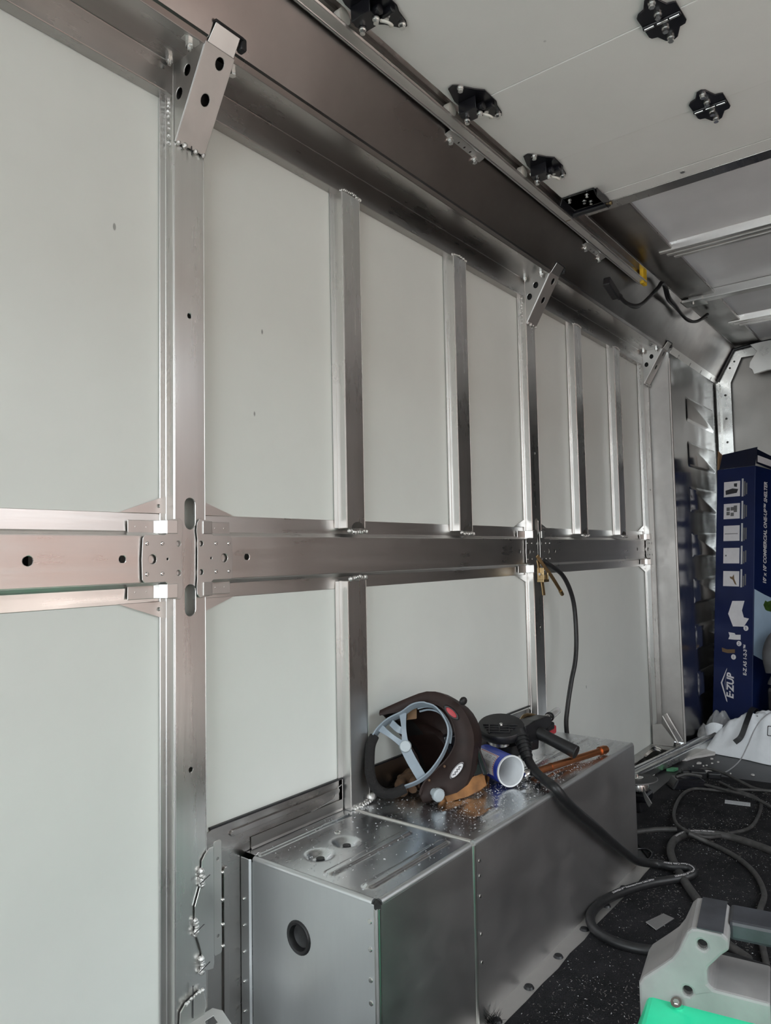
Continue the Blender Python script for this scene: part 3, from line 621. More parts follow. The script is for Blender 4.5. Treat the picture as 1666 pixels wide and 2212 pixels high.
MB().ext(slot(0, 0, 0.012, 0.30, 6), 'z', 0, 0.004, mt=MT((0.832, WY - 0.004, 0.165), (1, 0, 0), (0, 0, 1), (0, -1, 0))).build('pressed_rib', 'alu_dark', kp, bevel=0.002)
MB().lathe([(0, 0.0012), (0.0085, 0.001), (0.009, 0)], MT((0.812, WY - 0.004, 0.345), (1, 0, 0), (0, 0, 1), (0, -1, 0)), 14).build('white_plug', 'white_pl', kp)
MB().sheet([(1.045, 0.345), (1.11, 0.352), (1.125, 0.372), (1.135, 0.375)], 'y', WY - 0.0065, WY - 0.0042, 0.0012).build('lap_edge', 'alu', kp)

def wheel_box(x0, x1, name, label):
    t = thing(name, ((x0 + x1) / 2, 0.87, 0), label, 'wheel box', 'sheet-metal wheel boxes')
    return t
w1 = wheel_box(0.870, 1.146, 'wheel_box', 'short sheet-aluminium wheel box nearest the camera with two dished recesses')
X0, X1 = 0.870, 1.146
fr = MB().plate([(YF + 0.006, 0), (WY - 0.030, 0), (WY - 0.030, BT - 0.010), (WY - 0.034, BT - 0.006), (YF + 0.006, BT - 0.006)], [circle(0.881, 0.221, 0.0225, 24, 0.0255)], 0.002, MT((X0, 0, 0), (0, 1, 0), (0, 0, 1), (1, 0, 0))).build('front_sheet', 'alu_box', w1, bevel=0.001)
MB().sheet([(X0, WY - 0.030), (X0 - 0.002, WY - 0.026), (X0 - 0.002, WY - 0.005)], 'z', 0.0, BT - 0.004, 0.002).build('wall_flange', 'alu_box', w1, bevel=0.001)
for z in (0.06, 0.11, 0.16, 0.205, 0.25): MB().ball((X0 - 0.005, WY - 0.014, z), 0.0028, 8, 5).build('spot_rivet', 'zinc', fr)
for z in (0.291, 0.250, 0.205, 0.171, 0.10): MB().lathe([(0, 0.0012), (0.0035, 0.001), (0.0042, 0)], MT((X0, YF + 0.016, z), (0, 1, 0), (0, 0, 1), (-1, 0, 0)), 10).build('rivet', 'zinc', fr)
gm = MB().lathe([(0.0185, 0.010), (0.0185, 0.0005), (0.0205, -0.003), (0.0245, -0.004), (0.0275, -0.0015), (0.0278, 0.0)], MT((X0 + 0.001, 0.881, 0.221), (0, 1, 0), (0, 0, 1.0), (1, 0, 0)), 28).build('grommet', 'rubber', w1)
MB().lathe([(0.0, 0.010), (0.012, 0.009), (0.0185, 0.0065)], MT((X0 + 0.001, 0.881, 0.221), (0, 1, 0), (0, 0, 1), (1, 0, 0)), 20).build('membrane', 'rubber', gm)
# top sheet as a height field: two dishes and three pressed ribs
def topfield(xa, xb, ya, yb, nx, ny, dishes, ribs, ovals=()):
    mb = MB(); vs = []
    for i in range(nx + 1):
        for j in range(ny + 1):
            x = xa + (xb - xa) * i / nx; y = ya + (yb - ya) * j / ny; z = 0.0
            for cx, cy, r, d in dishes:
                q = math.hypot(x - cx, y - cy) / r
                if q < 1: z -= d * (0.5 + 0.5 * math.cos(math.pi * min(1, max(0, (q - 0.25) / 0.75))))
            for rx0, rx1, cy, hw, h in ribs:
                dx = max(rx0 - x, 0, x - rx1); q = math.hypot(dx, y - cy) / hw
                if q < 1: z += h * min(1, (1 - q) * 2.2)
            vs.append(V(x, y, BT + z))
    fs = [(i * (ny + 1) + j, (i + 1) * (ny + 1) + j, (i + 1) * (ny + 1) + j + 1, i * (ny + 1) + j + 1) for i in range(nx) for j in range(ny)]
    return mb.add(vs, fs, True)
tp = topfield(X0 + 0.008, X1 + 0.001, YF + 0.008, WY - 0.006, 110, 110, [(0.946, 0.904, 0.030, 0.010), (1.016, 0.905, 0.030, 0.010)],
              [(0.885, 1.118, 0.990, 0.008, 0.004), (0.905, 1.112, 0.838, 0.012, 0.004), (0.905, 1.115, 0.756, 0.012, 0.004)]).build('top_sheet', 'alu_top', w1)
for cx in (0.946, 1.016): MB().cyl((cx - 0.002, 0.900, BT - 0.012), (cx - 0.002, 0.900, BT - 0.004), 0.0085, 0.0075, 14).build('dish_bolt', 'black_pl', tp)
MB().lathe([(0.004, 0.0005), (0.0055, 0.0018), (0.007, 0.0)], MT((1.040, 0.945, BT), (1, 0, 0), (0, 1, 0)), 12).build('rivet_ring', 'zinc', tp)
MB().sheet([(WY - 0.007, BT - 0.0), (WY - 0.005, BT + 0.004), (WY - 0.005, BT + 0.022)], 'x', X0 + 0.02, X1 - 0.01, 0.0015).build('back_upstand', 'alu_dark', w1)
MB().box(X0, X1 - 0.004, YF, YF + 0.002, 0.0, BT - 0.008).build('side_sheet', 'alu_boxside', w1)
MB().cyl((X0 + 0.006, YF + 0.012, BT - 0.006), (X0 + 0.006, WY - 0.032, BT - 0.006), 0.0062, n=12).build('rolled_front_edge', 'alu_box', w1)
MB().cyl((X0 + 0.012, YF + 0.006, BT - 0.006), (X1 - 0.004, YF + 0.006, BT - 0.006), 0.0062, n=12).build('rolled_side_edge', 'alu_box', w1)
MB().cyl((X0 + 0.005, YF + 0.005, 0.0), (X0 + 0.005, YF + 0.005, BT - 0.012), 0.0058, n=12).build('rolled_corner', 'alu_bright', w1)
MB().ext([(0, 0.006), (-0.005, 0.001), (-0.005, -0.004), (0.0055, -0.004), (0.0055, 0.001)], 'z', -0.0065, 0.0065, mt=MT((X0 + 0.0045, YF + 0.0045, BT - 0.006), (0.7, -0.7, 0), (0, 0, 1))).build('corner_opening', 'hole', w1)
w2 = wheel_box(1.15, 1.985, 'wheel_box', 'long sheet-aluminium wheel box with the helmet and welding gun on top')
X0, X1 = 1.150, 1.985
tp = topfield(X0 + 0.008, X1 - 0.006, YF + 0.008, WY - 0.006, 150, 70, [],
              [(1.250, 1.335, 0.836, 0.011, 0.002), (1.262, 1.325, 0.765, 0.012, 0.002), (1.46, 1.95, 0.836, 0.011, 0.003), (1.46, 1.95, 0.765, 0.012, 0.003), (1.30, 1.95, 0.985, 0.008, 0.003)]).build('top_sheet', 'alu_top', w2)
MB().box(X0, X1, YF, YF + 0.002, 0.0, BT - 0.008).build('side_sheet', 'alu_boxside', w2)
MB().box(X1 - 0.002, X1, YF + 0.004, WY - 0.004, 0.0, BT - 0.006).build('end_sheet', 'alu_box', w2)
MB().cyl((X0 + 0.004, YF + 0.006, BT - 0.006), (X1 - 0.003, YF + 0.006, BT - 0.006), 0.0062, n=12).build('rolled_side_edge', 'alu_box', w2)
MB().cyl((X0 + 0.001, YF + 0.004, 0.0), (X0 + 0.001, YF + 0.004, BT - 0.006), 0.0062, n=12).build('seam_bead', 'alu_bright', w2)
MB().cyl((X0 + 0.001, YF + 0.006, BT - 0.002), (X0 + 0.001, WY - 0.032, BT - 0.002), 0.0055, n=12).build('seam_bead', 'alu_bright', w2)
for z in (0.285, 0.258, 0.222, 0.155, 0.105): MB().lathe([(0, 0.0012), (0.003, 0.001), (0.0036, 0)], MT((X0 + 0.017, YF, z), (1, 0, 0), (0, 0, 1), (0, -1, 0)), 8).build('rivet', 'zinc', w2)
fl_ = thing('floor_flange', (1.55, 0.70, 0), 'bright floor flange with black push rivets along the wheel boxes', 'flange')
MB().plate([(0.85, 0.674), (1.99, 0.674), (1.99, 0.7125), (0.85, 0.7125)], [], 0.0025, MT((0, 0, 0.0005), (1, 0, 0), (0, 1, 0))).build('strip', 'alu_matte', fl_, bevel=0.0008)
for x in (1.18, 1.306, 1.439, 1.574, 1.706, 1.821):
    MB().lathe([(0.0, 0.0035), (0.004, 0.0045), (0.008, 0.0040), (0.0105, 0.0)], MT((x, 0.692, 0.003), (1, 0, 0), (0, 1, 0)), 16).build('push_rivet', 'black_pl', fl_)

# ---- mat with a ragged near edge, and shavings
mb = MB(); ed_ = []
for i in range(41):
    x = 0.2 + (2.86 - 0.2) * i / 40; ed_.append((x, 0.676 + random.uniform(-0.003, 0.003) if x < 2.0 else min(0.86, 0.676 + (x - 2.0) * 0.75)))
out = ed_ + [(2.90, 0.70), (2.93, 0.45), (2.97, -0.9), (0.2, -0.9)]
fm = tag(mb.plate(out, [], 0.005, MT((0, 0, 0.0), (1, 0, 0), (0, 1, 0))).build('floor_mat', 'carpet', bevel=0.0015), 'black carpet floor mat littered with metal shavings', 'mat')
def fluff(n, xr, yr, z, lo, hi, w, test=None):
    mb = MB()
    for _ in range(n):
        x = random.uniform(*xr); y = random.uniform(*yr)
        if test and not test(x, y): continue
        a = random.uniform(0, math.pi * 2); l = random.uniform(lo, hi); ww = w * random.uniform(0.5, 1.3)
        d = V(math.cos(a), math.sin(a), random.uniform(-0.1, 0.35)); s_ = V(-math.sin(a), math.cos(a), random.uniform(-0.8, 0.8)) * ww; c = V(x, y, z + ww + abs(d.z) * l * 0.5)
        p0 = c - d * l / 2; p1 = c + V(random.uniform(-1, 1), random.uniform(-1, 1), 0.4) * l * 0.2; p2 = c + d * l / 2
        mb.add([p0 - s_, p0 + s_, p1 + s_, p1 - s_, p2 + s_, p2 - s_], [(0, 1, 2, 3), (3, 2, 4, 5)])
    return mb
dens = lambda x, y: random.random() < 0.30 + 0.70 * (math.sin(x * 9 + y * 5) * math.sin(y * 13 - x * 4) > 0)
edge_ok = lambda x, y: y < (0.672 if x < 2 else 0.672 + (x - 2) * 0.6)
stuff(tag(fluff(15000, (0.95, 2.85), (0.15, 0.80), 0.0052, 0.001, 0.0055, 0.00035, lambda x, y: edge_ok(x, y) and dens(x, y)).build('lint', 'lint'), 'grey lint and dust scattered over the black floor mat', 'lint'))
stuff(tag(fluff(2600, (0.95, 2.85), (0.15, 0.80), 0.0055, 0.001, 0.0042, 0.00055, lambda x, y: edge_ok(x, y) and dens(x, y)).build('metal_shavings', 'filing'), 'fine bright metal shavings scattered over the black floor mat', 'shavings'))
stuff(tag(fluff(5200, (0.88, 1.97), (0.722, 1.0), BT + 0.0034, 0.0010, 0.0040, 0.0008, lambda x, y: (x > 1.22 and y < 0.86) or random.random() < (0.15 if x < 1.15 else 0.35)).build('metal_filings', 'filing'), 'bright metal filings sprinkled on the wheel box tops', 'filings'))
mb = MB()
for _ in range(70):
    p = V(1.176 + random.uniform(-0.012, 0.012), 0.700 + random.uniform(-0.012, 0.008), 0.003); q = p + V(random.uniform(-0.02, 0.02), random.uniform(-0.02, 0.02), random.uniform(0.005, 0.03)); s_ = V(0.0015, 0.001, 0)
    mb.add([p - s_, p + s_, q], [(0, 1, 2)])
stuff(tag(mb.build('frayed_fibres', 'rubber'), 'tuft of frayed black carpet fibres at the wheel box seam', 'fibres'))

# ---- mounting plate and angle tab welded to the nearest post
mp = thing('mounting_plate', (0.78, 0.996, 0.17), 'wavy-edged plate tack-welded low on the nearest post', 'plate')
MB().plate([(0.0, 0.174), (0.010, 0.172), (0.012, 0.180), (0.012, 0.368), (0.004, 0.368), (-0.006, 0.360), (-0.012, 0.352), (-0.013, 0.318), (-0.020, 0.300), (-0.026, 0.285), (-0.026, 0.245), (-0.018, 0.222), (-0.013, 0.205), (-0.013, 0.180)][::-1], [], 0.002, MT((0.776, 0.9975, 0), (1, 0, 0), (0, 0, 1), (0, -1, 0))).build('web', 'alu', mp, bevel=0.0008)
MB().plate(rrect(0.012, 0.028, 0.190, 0.375, 0.004), [circle(0.020, z, 0.003, 8) for z in (0.345, 0.22)], 0.002, MT((0.776, 0.9975, 0), (1, 0, 0), (0, 0, 1), (0, -1, 0))).build('tab', 'alu_bright', mp, bevel=0.0008)
for z in (0.32, 0.275, 0.235, 0.20): MB().ball((0.806, 0.9945, z), 0.003, 8, 5).build('rivet', 'zinc', mp)
for x, z in ((0.763, 0.326), (0.751, 0.252), (0.762, 0.188)):
    weld(mp, [(x, 0.9955, z + 0.011), (x + 0.001, 0.994, z), (x, 0.9955, z - 0.011)], 0.0045)
    MB().box(-0.011, 0.011, -0.0006, 0.0006, -0.0004, 0.0004, MT((x + 0.001, 0.988, z - 0.001), (0.93, 0, 0.36), (0, 1, 0))).build('pen_mark', 'ink_k', mp)
ab = thing('angle_tab', (0.745, 0.98, 0.09), 'small bent angle tab on the nearest post at the photo bottom', 'bracket')
MB().plate([(-0.026, 0.108), (0.022, 0.108), (0.026, 0.125), (0.020, 0.146), (0.012, 0.150), (-0.014, 0.143), (-0.024, 0.134)], [], 0.003, MT((0.745, 0.9975, 0), (1, 0, 0), (0, 0, 1), (0, -1, 0))).build('upright', 'alu_bright', ab, bevel=0.001)
MB().plate([(-0.026, 0.0), (0.040, 0.0), (0.052, 0.012), (0.052, 0.060), (-0.026, 0.075)], [rrect(0.016, 0.034, 0.012, 0.024, 0.002), circle(-0.004, 0.018, 0.0018, 8), circle(0.006, 0.018, 0.0018, 8)], 0.003, MT((0.745, 0.9965, 0.110), (1, 0, 0), (0, -0.85, -0.50))).build('shelf', 'alu_bright', ab, bevel=0.001)
weld(ab, [(0.73, 0.993, 0.143), (0.75, 0.993, 0.149), (0.762, 0.993, 0.150)], 0.003)
MB().box(0.743, 0.7442, 0.9930, 0.9936, 0.115, 0.165).build('pen_mark', 'ink_k', ab)

# ---------------------------------------------------------------- things on the wheel box
# welding helmet lying on its side, open back towards the aisle
SIL = [(1.233, 1.0, 0.51), (1.267, 0.959, 0.532), (1.297, 0.921, 0.548), (1.317, 0.89, 0.542), (1.332, 0.858, 0.518), (1.337, 0.837, 0.484), (1.335, 0.827, 0.451), (1.326, 0.827, 0.416), (1.314, 0.829, 0.377), (1.298, 0.841, 0.352), (1.276, 0.869, 0.341), (1.25, 0.902, 0.329)]
INN = [(1.234, 0.995, 0.503), (1.267, 0.95, 0.514), (1.29, 0.922, 0.525), (1.31, 0.892, 0.523), (1.319, 0.87, 0.5), (1.32, 0.858, 0.473), (1.315, 0.854, 0.444), (1.299, 0.865, 0.414), (1.279, 0.884, 0.39), (1.262, 0.901, 0.366), (1.252, 0.905, 0.345)]
def resample(P, n):
    S = spline(P, 12); d = [0]
    for a, c in zip(S[:-1], S[1:]): d.append(d[-1] + (c - a).length)
    out = []
    for i in range(n):
        t = d[-1] * i / (n - 1); k = max(j for j in range(len(d)) if d[j] <= t + 1e-9); k = min(k, len(S) - 2)
        out.append(S[k].lerp(S[k + 1], (t - d[k]) / max(1e-9, d[k + 1] - d[k])))
    return out
hm = thing('welding_helmet', (1.33, 0.91, BT), 'dusty dark brown welding helmet lying open beside the lower stud', 'helmet')
nU = 26; sil = resample(SIL, nU); inn = resample(INN, nU)
AW = V(0.90, 0.02, -0.10)
close = [V(1.292, 0.930, 0.385), V(1.300, 0.945, 0.408), V(1.302, 0.965, 0.428), V(1.296, 0.985, 0.448), V(1.280, 0.998, 0.475), V(1.258, 1.002, 0.496)]
cen = V(1.305, 0.915, 0.44)
r0 = [p.copy() for p in inn] + close
r1 = [p + AW * 0.012 for p in sil] + [c + V(0.012, 0.004, -0.006) for c in close]
r2 = [cen + (p - cen) * 0.97 + AW * 0.034 for p in sil] + [c + V(0.022, 0.005, -0.008) for c in close]
def shrink(k, d): return [V(*(cen + (p - cen) * k)) + AW * d for p in r1]
r3 = shrink(0.83, 0.072); r4 = shrink(0.56, 0.098); r5 = shrink(0.25, 0.106)
for rr in (r2, r3, r4, r5):
    for p in rr: p.y = min(p.y, 1.012); p.z = max(p.z, BT + 0.006)
nR = len(r0); rings = [r0, r1, r2, r3, r4, r5]
mb = MB(); mb.add([p for r in rings for p in r], [(j * nR + i, j * nR + (i + 1) % nR, (j + 1) * nR + (i + 1) % nR, (j + 1) * nR + i) for j in range(5) for i in range(nR)], True)
mb.add(r5, [tuple(range(nR))])
shell = mb.build('shell', 'helm', hm, solid=0.003)
inner = [[V(*(cen + (p - cen) * 0.965)) + AW * 0.004 for p in r] for r in (r0, r2, r3, r4, r5)]
mb = MB(); mb.add([p for r in inner for p in r], [(j * nR + i, j * nR + (i + 1) % nR, (j + 1) * nR + (i + 1) % nR, (j + 1) * nR + i) for j in range(4) for i in range(nR)], True); mb.add(inner[-1], [tuple(range(nR))])
mb.build('lining', 'helm_in', shell)
NV = V(-0.80, -0.55, 0.22).normalized()
MB().ribbon([p - NV * 0.002 for p in r0[:nU]], 0.006, 0.005, NV, sub=2).build('rim', 'helm', shell)
# lens housing standing off the front of the shell
lf = MT((1.372, 0.866, 0.408), (0.55, -0.70, 0.30), (-0.20, 0.25, 0.94))
MB().box(-0.030, 0.030, -0.050, 0.050, -0.015, 0.012, lf).box(-0.034, -0.020, -0.054, 0.054, -0.008, 0.016, lf).box(0.020, 0.034, -0.054, 0.054, -0.008, 0.016, lf).build('lens_housing', 'black_gl', hm, bevel=0.004)
MB().box(1.265, 1.285, 0.955, 0.985, 0.485, 0.512).build('hinge_pad', 'helm_in', hm, bevel=0.006)
MB().ball((1.331, 0.842, 0.532), 0.010, 10, 6, (1.2, 0.7, 0.9)).build('rim_stud', 'helm_in', hm)
MB().plate(rrect(-0.012, 0.012, -0.011, 0.011, 0.002), [], 0.001, MT((1.300, 0.958, 0.496), (0.62, -0.75, 0.1), (0.1, 0.05, 1))).build('warning_label', 'card', hm)
# headgear
bandp = [(1.237, 0.933, 0.36), (1.256, 0.91, 0.371), (1.274, 0.891, 0.39), (1.293, 0.875, 0.42), (1.305, 0.868, 0.447), (1.312, 0.869, 0.471), (1.311, 0.879, 0.495), (1.305, 0.897, 0.516), (1.293, 0.918, 0.523), (1.278, 0.937, 0.519), (1.263, 0.953, 0.505), (1.244, 0.976, 0.491), (1.229, 0.991, 0.474), (1.219, 0.997, 0.46)]
bandp = [V(*p) + NV * 0.010 for p in bandp]
SD = V(-0.62, -0.62, 0.30)
bd = MB().ribbon(bandp, lambda t: 0.016 + 0.006 * (t > 0.6), 0.003, V(-0.70, -0.30, 0.55)).build('headband', 'gear', hm)
for k, off in enumerate((0.004, 0.008)):
    MB().tube([p + V(0.010 + off, 0.0, -off * 0.8) + (cen - p) * 0.05 * (k + 1) for p in bandp[4:10]], 0.0022, n=6).build('band_ridge', 'gear', bd)
padp = [(1.219, 0.997, 0.46), (1.205, 0.996, 0.443), (1.196, 0.992, 0.416), (1.192, 0.988, 0.39), (1.195, 0.980, 0.366), (1.206, 0.965, 0.351), (1.222, 0.947, 0.350), (1.237, 0.930, 0.359)]
padp = [V(*p) + NV * 0.010 for p in padp]
MB().tube(padp, 0.0105, n=12).build('sweatband', 'foam', hm)
st_ = [V(1.253, 0.94, 0.436) + NV * 0.016, V(1.256, 0.927, 0.412) + NV * 0.014, V(1.261, 0.905, 0.378) + NV * 0.008]
VX = V(0.56, -0.80, 0.10)
MB().ribbon(st_, 0.021, 0.003, VX).build('crown_strap', 'gear', hm)
for q in ((1.263, 0.953, 0.505), (1.231, 0.989, 0.476)):
    a = V(*q) + NV * 0.010; c = V(1.253, 0.94, 0.440) + NV * 0.016; mid = a.lerp(c, 0.5) + NV * 0.006
    MB().ribbon([a, mid, c], lambda t: 0.016 - 0.006 * math.sin(math.pi * t), 0.003, VX if q[0] > 1.25 else V(0.3, -0.3, 0.9)).build('strap_arm', 'gear', hm)
MB().ribbon([V(1.247, 0.972, 0.486) + NV * 0.012, V(1.252, 0.958, 0.474) + NV * 0.018, V(1.256, 0.947, 0.470) + NV * 0.016], 0.014, 0.003, V(0.2, -0.2, 0.95)).build('strap_bridge', 'gear', hm)
MB().lathe([(0, 0.004), (0.011, 0.004), (0.013, 0.0), (0.013, -0.003)], MT(V(1.253, 0.94, 0.440) + NV * 0.017, VX, NV.cross(VX), NV), 18).build('pivot_button', 'knob', hm)
kx = MT(V(1.268, 0.882, 0.350) + NV * 0.014, VX, V(0, 0, 1).cross(VX), None)
ka = V(-0.35, -0.85, -0.05).normalized(); kb = ka.orthogonal().normalized()
km = MT(V(1.266, 0.872, 0.349), kb, ka.cross(kb), ka)
MB().lathe([(0.008, -0.012), (0.009, 0.0), (0.0125, 0.0), (0.014, 0.003), (0.014, 0.010), (0.011, 0.013), (0, 0.013)], km, 14).build('adjusting_knob', 'knob', hm)
for q, rx, ry, mt_, nm in (((1.323, 0.868, 0.506), 0.007, 0.014, 'red', 'red_badge'),):
    d = V(0.01, -0.025, -0.032).normalized(); MB().lathe([(0, 0.002), (0.9, 0.0015), (1.0, 0.0)], MT(V(*q) + NV * 0.003, VX * 1, d, NV) @ Matrix.Diagonal((rx, ry, 1, 1)), 20).build(nm, mt_, hm)
    MB().lathe([(0, 0.001), (0.9, 0.0008), (1.0, -0.001)], MT(V(*q) + NV * 0.002, VX, d, NV) @ Matrix.Diagonal((rx * 1.5, ry * 1.45, 1, 1)), 20).build('badge_pad', 'black_pl', hm)
ov = MT(V(1.303, 0.8445, 0.393) + NV * 0.006, V(0.50, -0.45, 0.75).normalized(), V(-0.5, 0.55, 0.5).normalized(), None)
ol = MB().lathe([(0, 0.0012), (0.95, 0.001), (1.0, 0.0)], ov @ Matrix.Diagonal((0.021, 0.0075, 1, 1)), 24).build('oval_sticker', 'ink_w', hm)
MB().lathe([(0.86, 0.0016), (0.97, 0.0016)], ov @ Matrix.Diagonal((0.021, 0.0075, 1, 1)), 24).build('sticker_ring', 'ink_k', ol)
MB().tube([ov @ V(-0.013 + 0.0022 * i, 0.0022 * math.sin(i * 2.1), 0.002) for i in range(12)], 0.0006, n=4).build('scribble', 'ink_k', ol)
for q in ((1.272, 0.894, 0.372), (1.292, 0.868, 0.400)): MB().ball(V(*q) + NV * 0.004, 0.003, 8, 5).build('shell_rivet', 'leather_d', hm)

# leather glove half under the helmet
gl = thing('leather_glove', (1.39, 0.90, BT), 'worn tan leather glove crumpled under the welding helmet', 'glove')
mb = MB(); nu, nv = 28, 14; vs = []
for j in range(nv + 1):
    for i in range(nu):
        th = math.pi * j / nv; ph = 2 * math.pi * i / nu
        w_ = 1 + 0.16 * math.sin(3 * ph + 2 * th) + 0.10 * math.sin(7 * ph - th * 3)
        p = V(0.075 * math.sin(th) * math.cos(ph) * w_, 0.058 * math.sin(th) * math.sin(ph) * w_, 0.017 * math.cos(th) * (1 + 0.3 * math.sin(5 * ph)))
        vs.append(V(1.375, 0.955, BT + 0.021) + p)
mb.add(vs, [(j * nu + i, j * nu + (i + 1) % nu, (j + 1) * nu + (i + 1) % nu, (j + 1) * nu + i) for j in range(nv) for i in range(nu)], True)
mb.build('palm', 'leather_d', gl)
for P, r in (([(1.33, 0.98, BT + 0.020), (1.30, 0.985, BT + 0.024), (1.275, 0.975, BT + 0.018), (1.262, 0.955, BT + 0.014)], 0.013), ([(1.34, 0.955, BT + 0.02), (1.305, 0.955, BT + 0.026), (1.28, 0.945, BT + 0.018)], 0.013),
             ([(1.38, 0.985, BT + 0.024), (1.35, 1.0, BT + 0.026), (1.315, 1.003, BT + 0.02)], 0.012), ([(1.43, 0.945, BT + 0.02), (1.46, 0.915, BT + 0.026), (1.472, 0.885, BT + 0.018), (1.462, 0.868, BT + 0.013)], 0.012)):
    MB().tube(P, (lambda r_: lambda t: r_ * (1 - 0.25 * t) * (1 + 0.12 * math.sin(t * 14)))(r), n=10).build('finger', 'leather_d', gl)
MB().ribbon([(1.300, 0.872, BT + 0.006), (1.318, 0.862, BT + 0.013), (1.345, 0.852, BT + 0.016), (1.375, 0.842, BT + 0.024), (1.398, 0.838, BT + 0.030), (1.412, 0.846, BT + 0.024), (1.408, 0.858, BT + 0.012), (1.388, 0.866, BT + 0.008), (1.355, 0.872, BT + 0.008)], lambda t: 0.020 + 0.012 * math.sin(t * 3), 0.004, (0.1, 0.25, 0.95)).build('cuff', 'leather', gl)
MB().ribbon([(1.290, 0.882, BT + 0.004), (1.33, 0.872, BT + 0.010), (1.38, 0.880, BT + 0.016), (1.43, 0.895, BT + 0.024), (1.47, 0.880, BT + 0.014), (1.462, 0.862, BT + 0.010)], 0.022, 0.004, (0.2, 0.3, 0.9)).build('cuff_flap', 'leather', gl)

# blue and white can lying with its open end to the aisle
A0 = V(1.455, 0.800, BT + 0.0375); A1 = V(1.506, 0.896, BT + 0.0375); ax = (A1 - A0).normalized(); LC = (A1 - A0).length
cu = V(0, 0, 1).cross(ax).normalized(); cv_ = ax.cross(cu)
cm = MT(A0, cu, cv_, ax); RC = 0.0335
cn = thing('open_can', (1.48, 0.85, BT), 'blue and white open can lying beside the welding helmet', 'can')
MB().lathe([(RC, 0.004), (RC, LC), (RC * 0.96, LC + 0.002), (0, LC + 0.002)], cm, 36).build('wall', 'blue', cn)
MB().lathe([(RC - 0.002, LC - 0.004), (RC - 0.002, 0.0), (RC + 0.0012, -0.001), (RC + 0.0014, 0.003), (RC, 0.005)], cm, 36).build('rim', 'canwhite', cn)
MB().lathe([(0, LC - 0.004), (RC - 0.002, LC - 0.004)], cm, 36).build('base', 'canwhite', cn)
def onCan(a0, a1, h0, h1, dr, n=10):
    mb = MB(); vs = []
    for i in range(n + 1):
        a = math.radians(a0 + (a1 - a0) * i / n)
        for h in (h0, h1): vs.append(cm @ V((RC + dr) * math.cos(a), (RC + dr) * math.sin(a), h))
    return mb.add(vs, [(2 * i, 2 * i + 1, 2 * i + 3, 2 * i + 2) for i in range(n)], True)
lab = onCan(-20, 62, 0.020, LC - 0.006, 0.0004, 16).build('printed_label', 'paperlab', cn)
for k in range(12): onCan(56 - 0, 60, 0.022 + k * 0.006, 0.0255 + k * 0.006, 0.0008, 2).build('label_dash', 'red', lab)
for k in range(10): onCan(-18 + k * 7.6, -14 + k * 7.6, 0.0205, 0.0235, 0.0008, 2).build('label_dash', 'red', lab)
for k in range(11):
    onCan(-14 + k * 4, -12.4 + k * 4, 0.036, LC - 0.02 - 0.012 * (k % 3), 0.0008, 2).build('print_line', 'ink_g', lab)
for k, h in enumerate((0.030, 0.046, 0.060)):
    mb = MB()
    for i in range(14):
        a = 2 * math.pi * i / 14; c = 2 * math.pi * (i + 1) / 14
        q = [(math.radians(44) + 0.10 * math.cos(t) * s_, h + 0.0042 * math.sin(t) * s_) for t, s_ in ((a, 1), (c, 1), (c, 0.72), (a, 0.72))]
        mb.add([cm @ V((RC + 0.0008) * math.cos(t), (RC + 0.0008) * math.sin(t), hh) for t, hh in q], [(0, 1, 2, 3)])
    mb.build('print_symbol', 'ink_g', lab)

# copper rod with a domed silver end
cr = thing('copper_rod', (1.67, 0.765, BT), 'copper rod with collars and a domed silver end under the gun handle', 'rod')
P0 = V(1.552, 0.793, BT + 0.0125); P1 = V(1.822, 0.733, BT + 0.0125); d = (P1 - P0).normalized()
MB().cyl(P0, P1, 0.0082, n=16).build('shaft', 'copper', cr)
MB().cyl(P0 - d * 0.012, P0 + d * 0.010, 0.0118, n=18).cyl(P0 - d * 0.016, P0 - d * 0.010, 0.0098, n=16).build('collar', 'copper', cr)
MB().cyl(P1 - d * 0.016, P1 + d * 0.004, 0.0112, n=18).cyl(P1 + d * 0.004, P1 + d * 0.012, 0.0095, n=18).build('collar', 'copper', cr)
MB().cyl(P0 + d * 0.06, P0 + d * 0.066, 0.0092, n=18).build('collar', 'copper', cr)
e1 = d.orthogonal().normalized()
MB().lathe([(0.0115, 0.0), (0.0118, 0.010), (0.0108, 0.017), (0.0075, 0.022), (0.003, 0.0245), (0, 0.025)], MT(P0 - d * 0.014, e1, (-d).cross(e1), -d), 20).build('domed_end', 'steel', cr)

# spool gun
sg = thing('spool_gun', (1.63, 0.86, BT), 'black spool welding gun with round spool cover lying on the wheel box', 'welding gun')
dn = V(-0.254, -0.143, 0.956).normalized(); du = V(0.49, -0.87, 0).normalized(); dv = dn.cross(du)
dm = MT((1.590, 0.898, BT + 0.100), du, dv, dn)
MB().lathe([(0.0, -0.024), (0.053, -0.022), (0.058, -0.016), (0.058, -0.004), (0.0555, 0.0), (0.0, 0.0015)], dm, 36).build('spool_cover', 'black_pl', sg)
for k in range(4):
    MB().box(-0.044 + 0.004 * k, 0.040 - 0.006 * k, -0.004 - 0.011 * k, -0.001 - 0.011 * k, 0.0, 0.0032, dm).build('cover_rib', 'black_pl', sg, bevel=0.0008)
for k in range(3): MB().box(-0.030 + 0.024 * k, -0.027 + 0.024 * k, -0.042 + 0.004 * k, -0.002, 0.0, 0.0032, dm).build('cover_rib', 'black_pl', sg, bevel=0.0008)
MB().lathe([(0, 0.004), (0.004, 0.0035), (0.0055, 0.001)], dm, 12).build('cover_screw', 'steel', sg)
MB().lathe([(0.030, -0.024), (0.030, -0.042), (0.027, -0.044)], dm @ Matrix.Translation((-0.004, -0.004, 0)), 28).build('spool_ring', 'steel', sg)
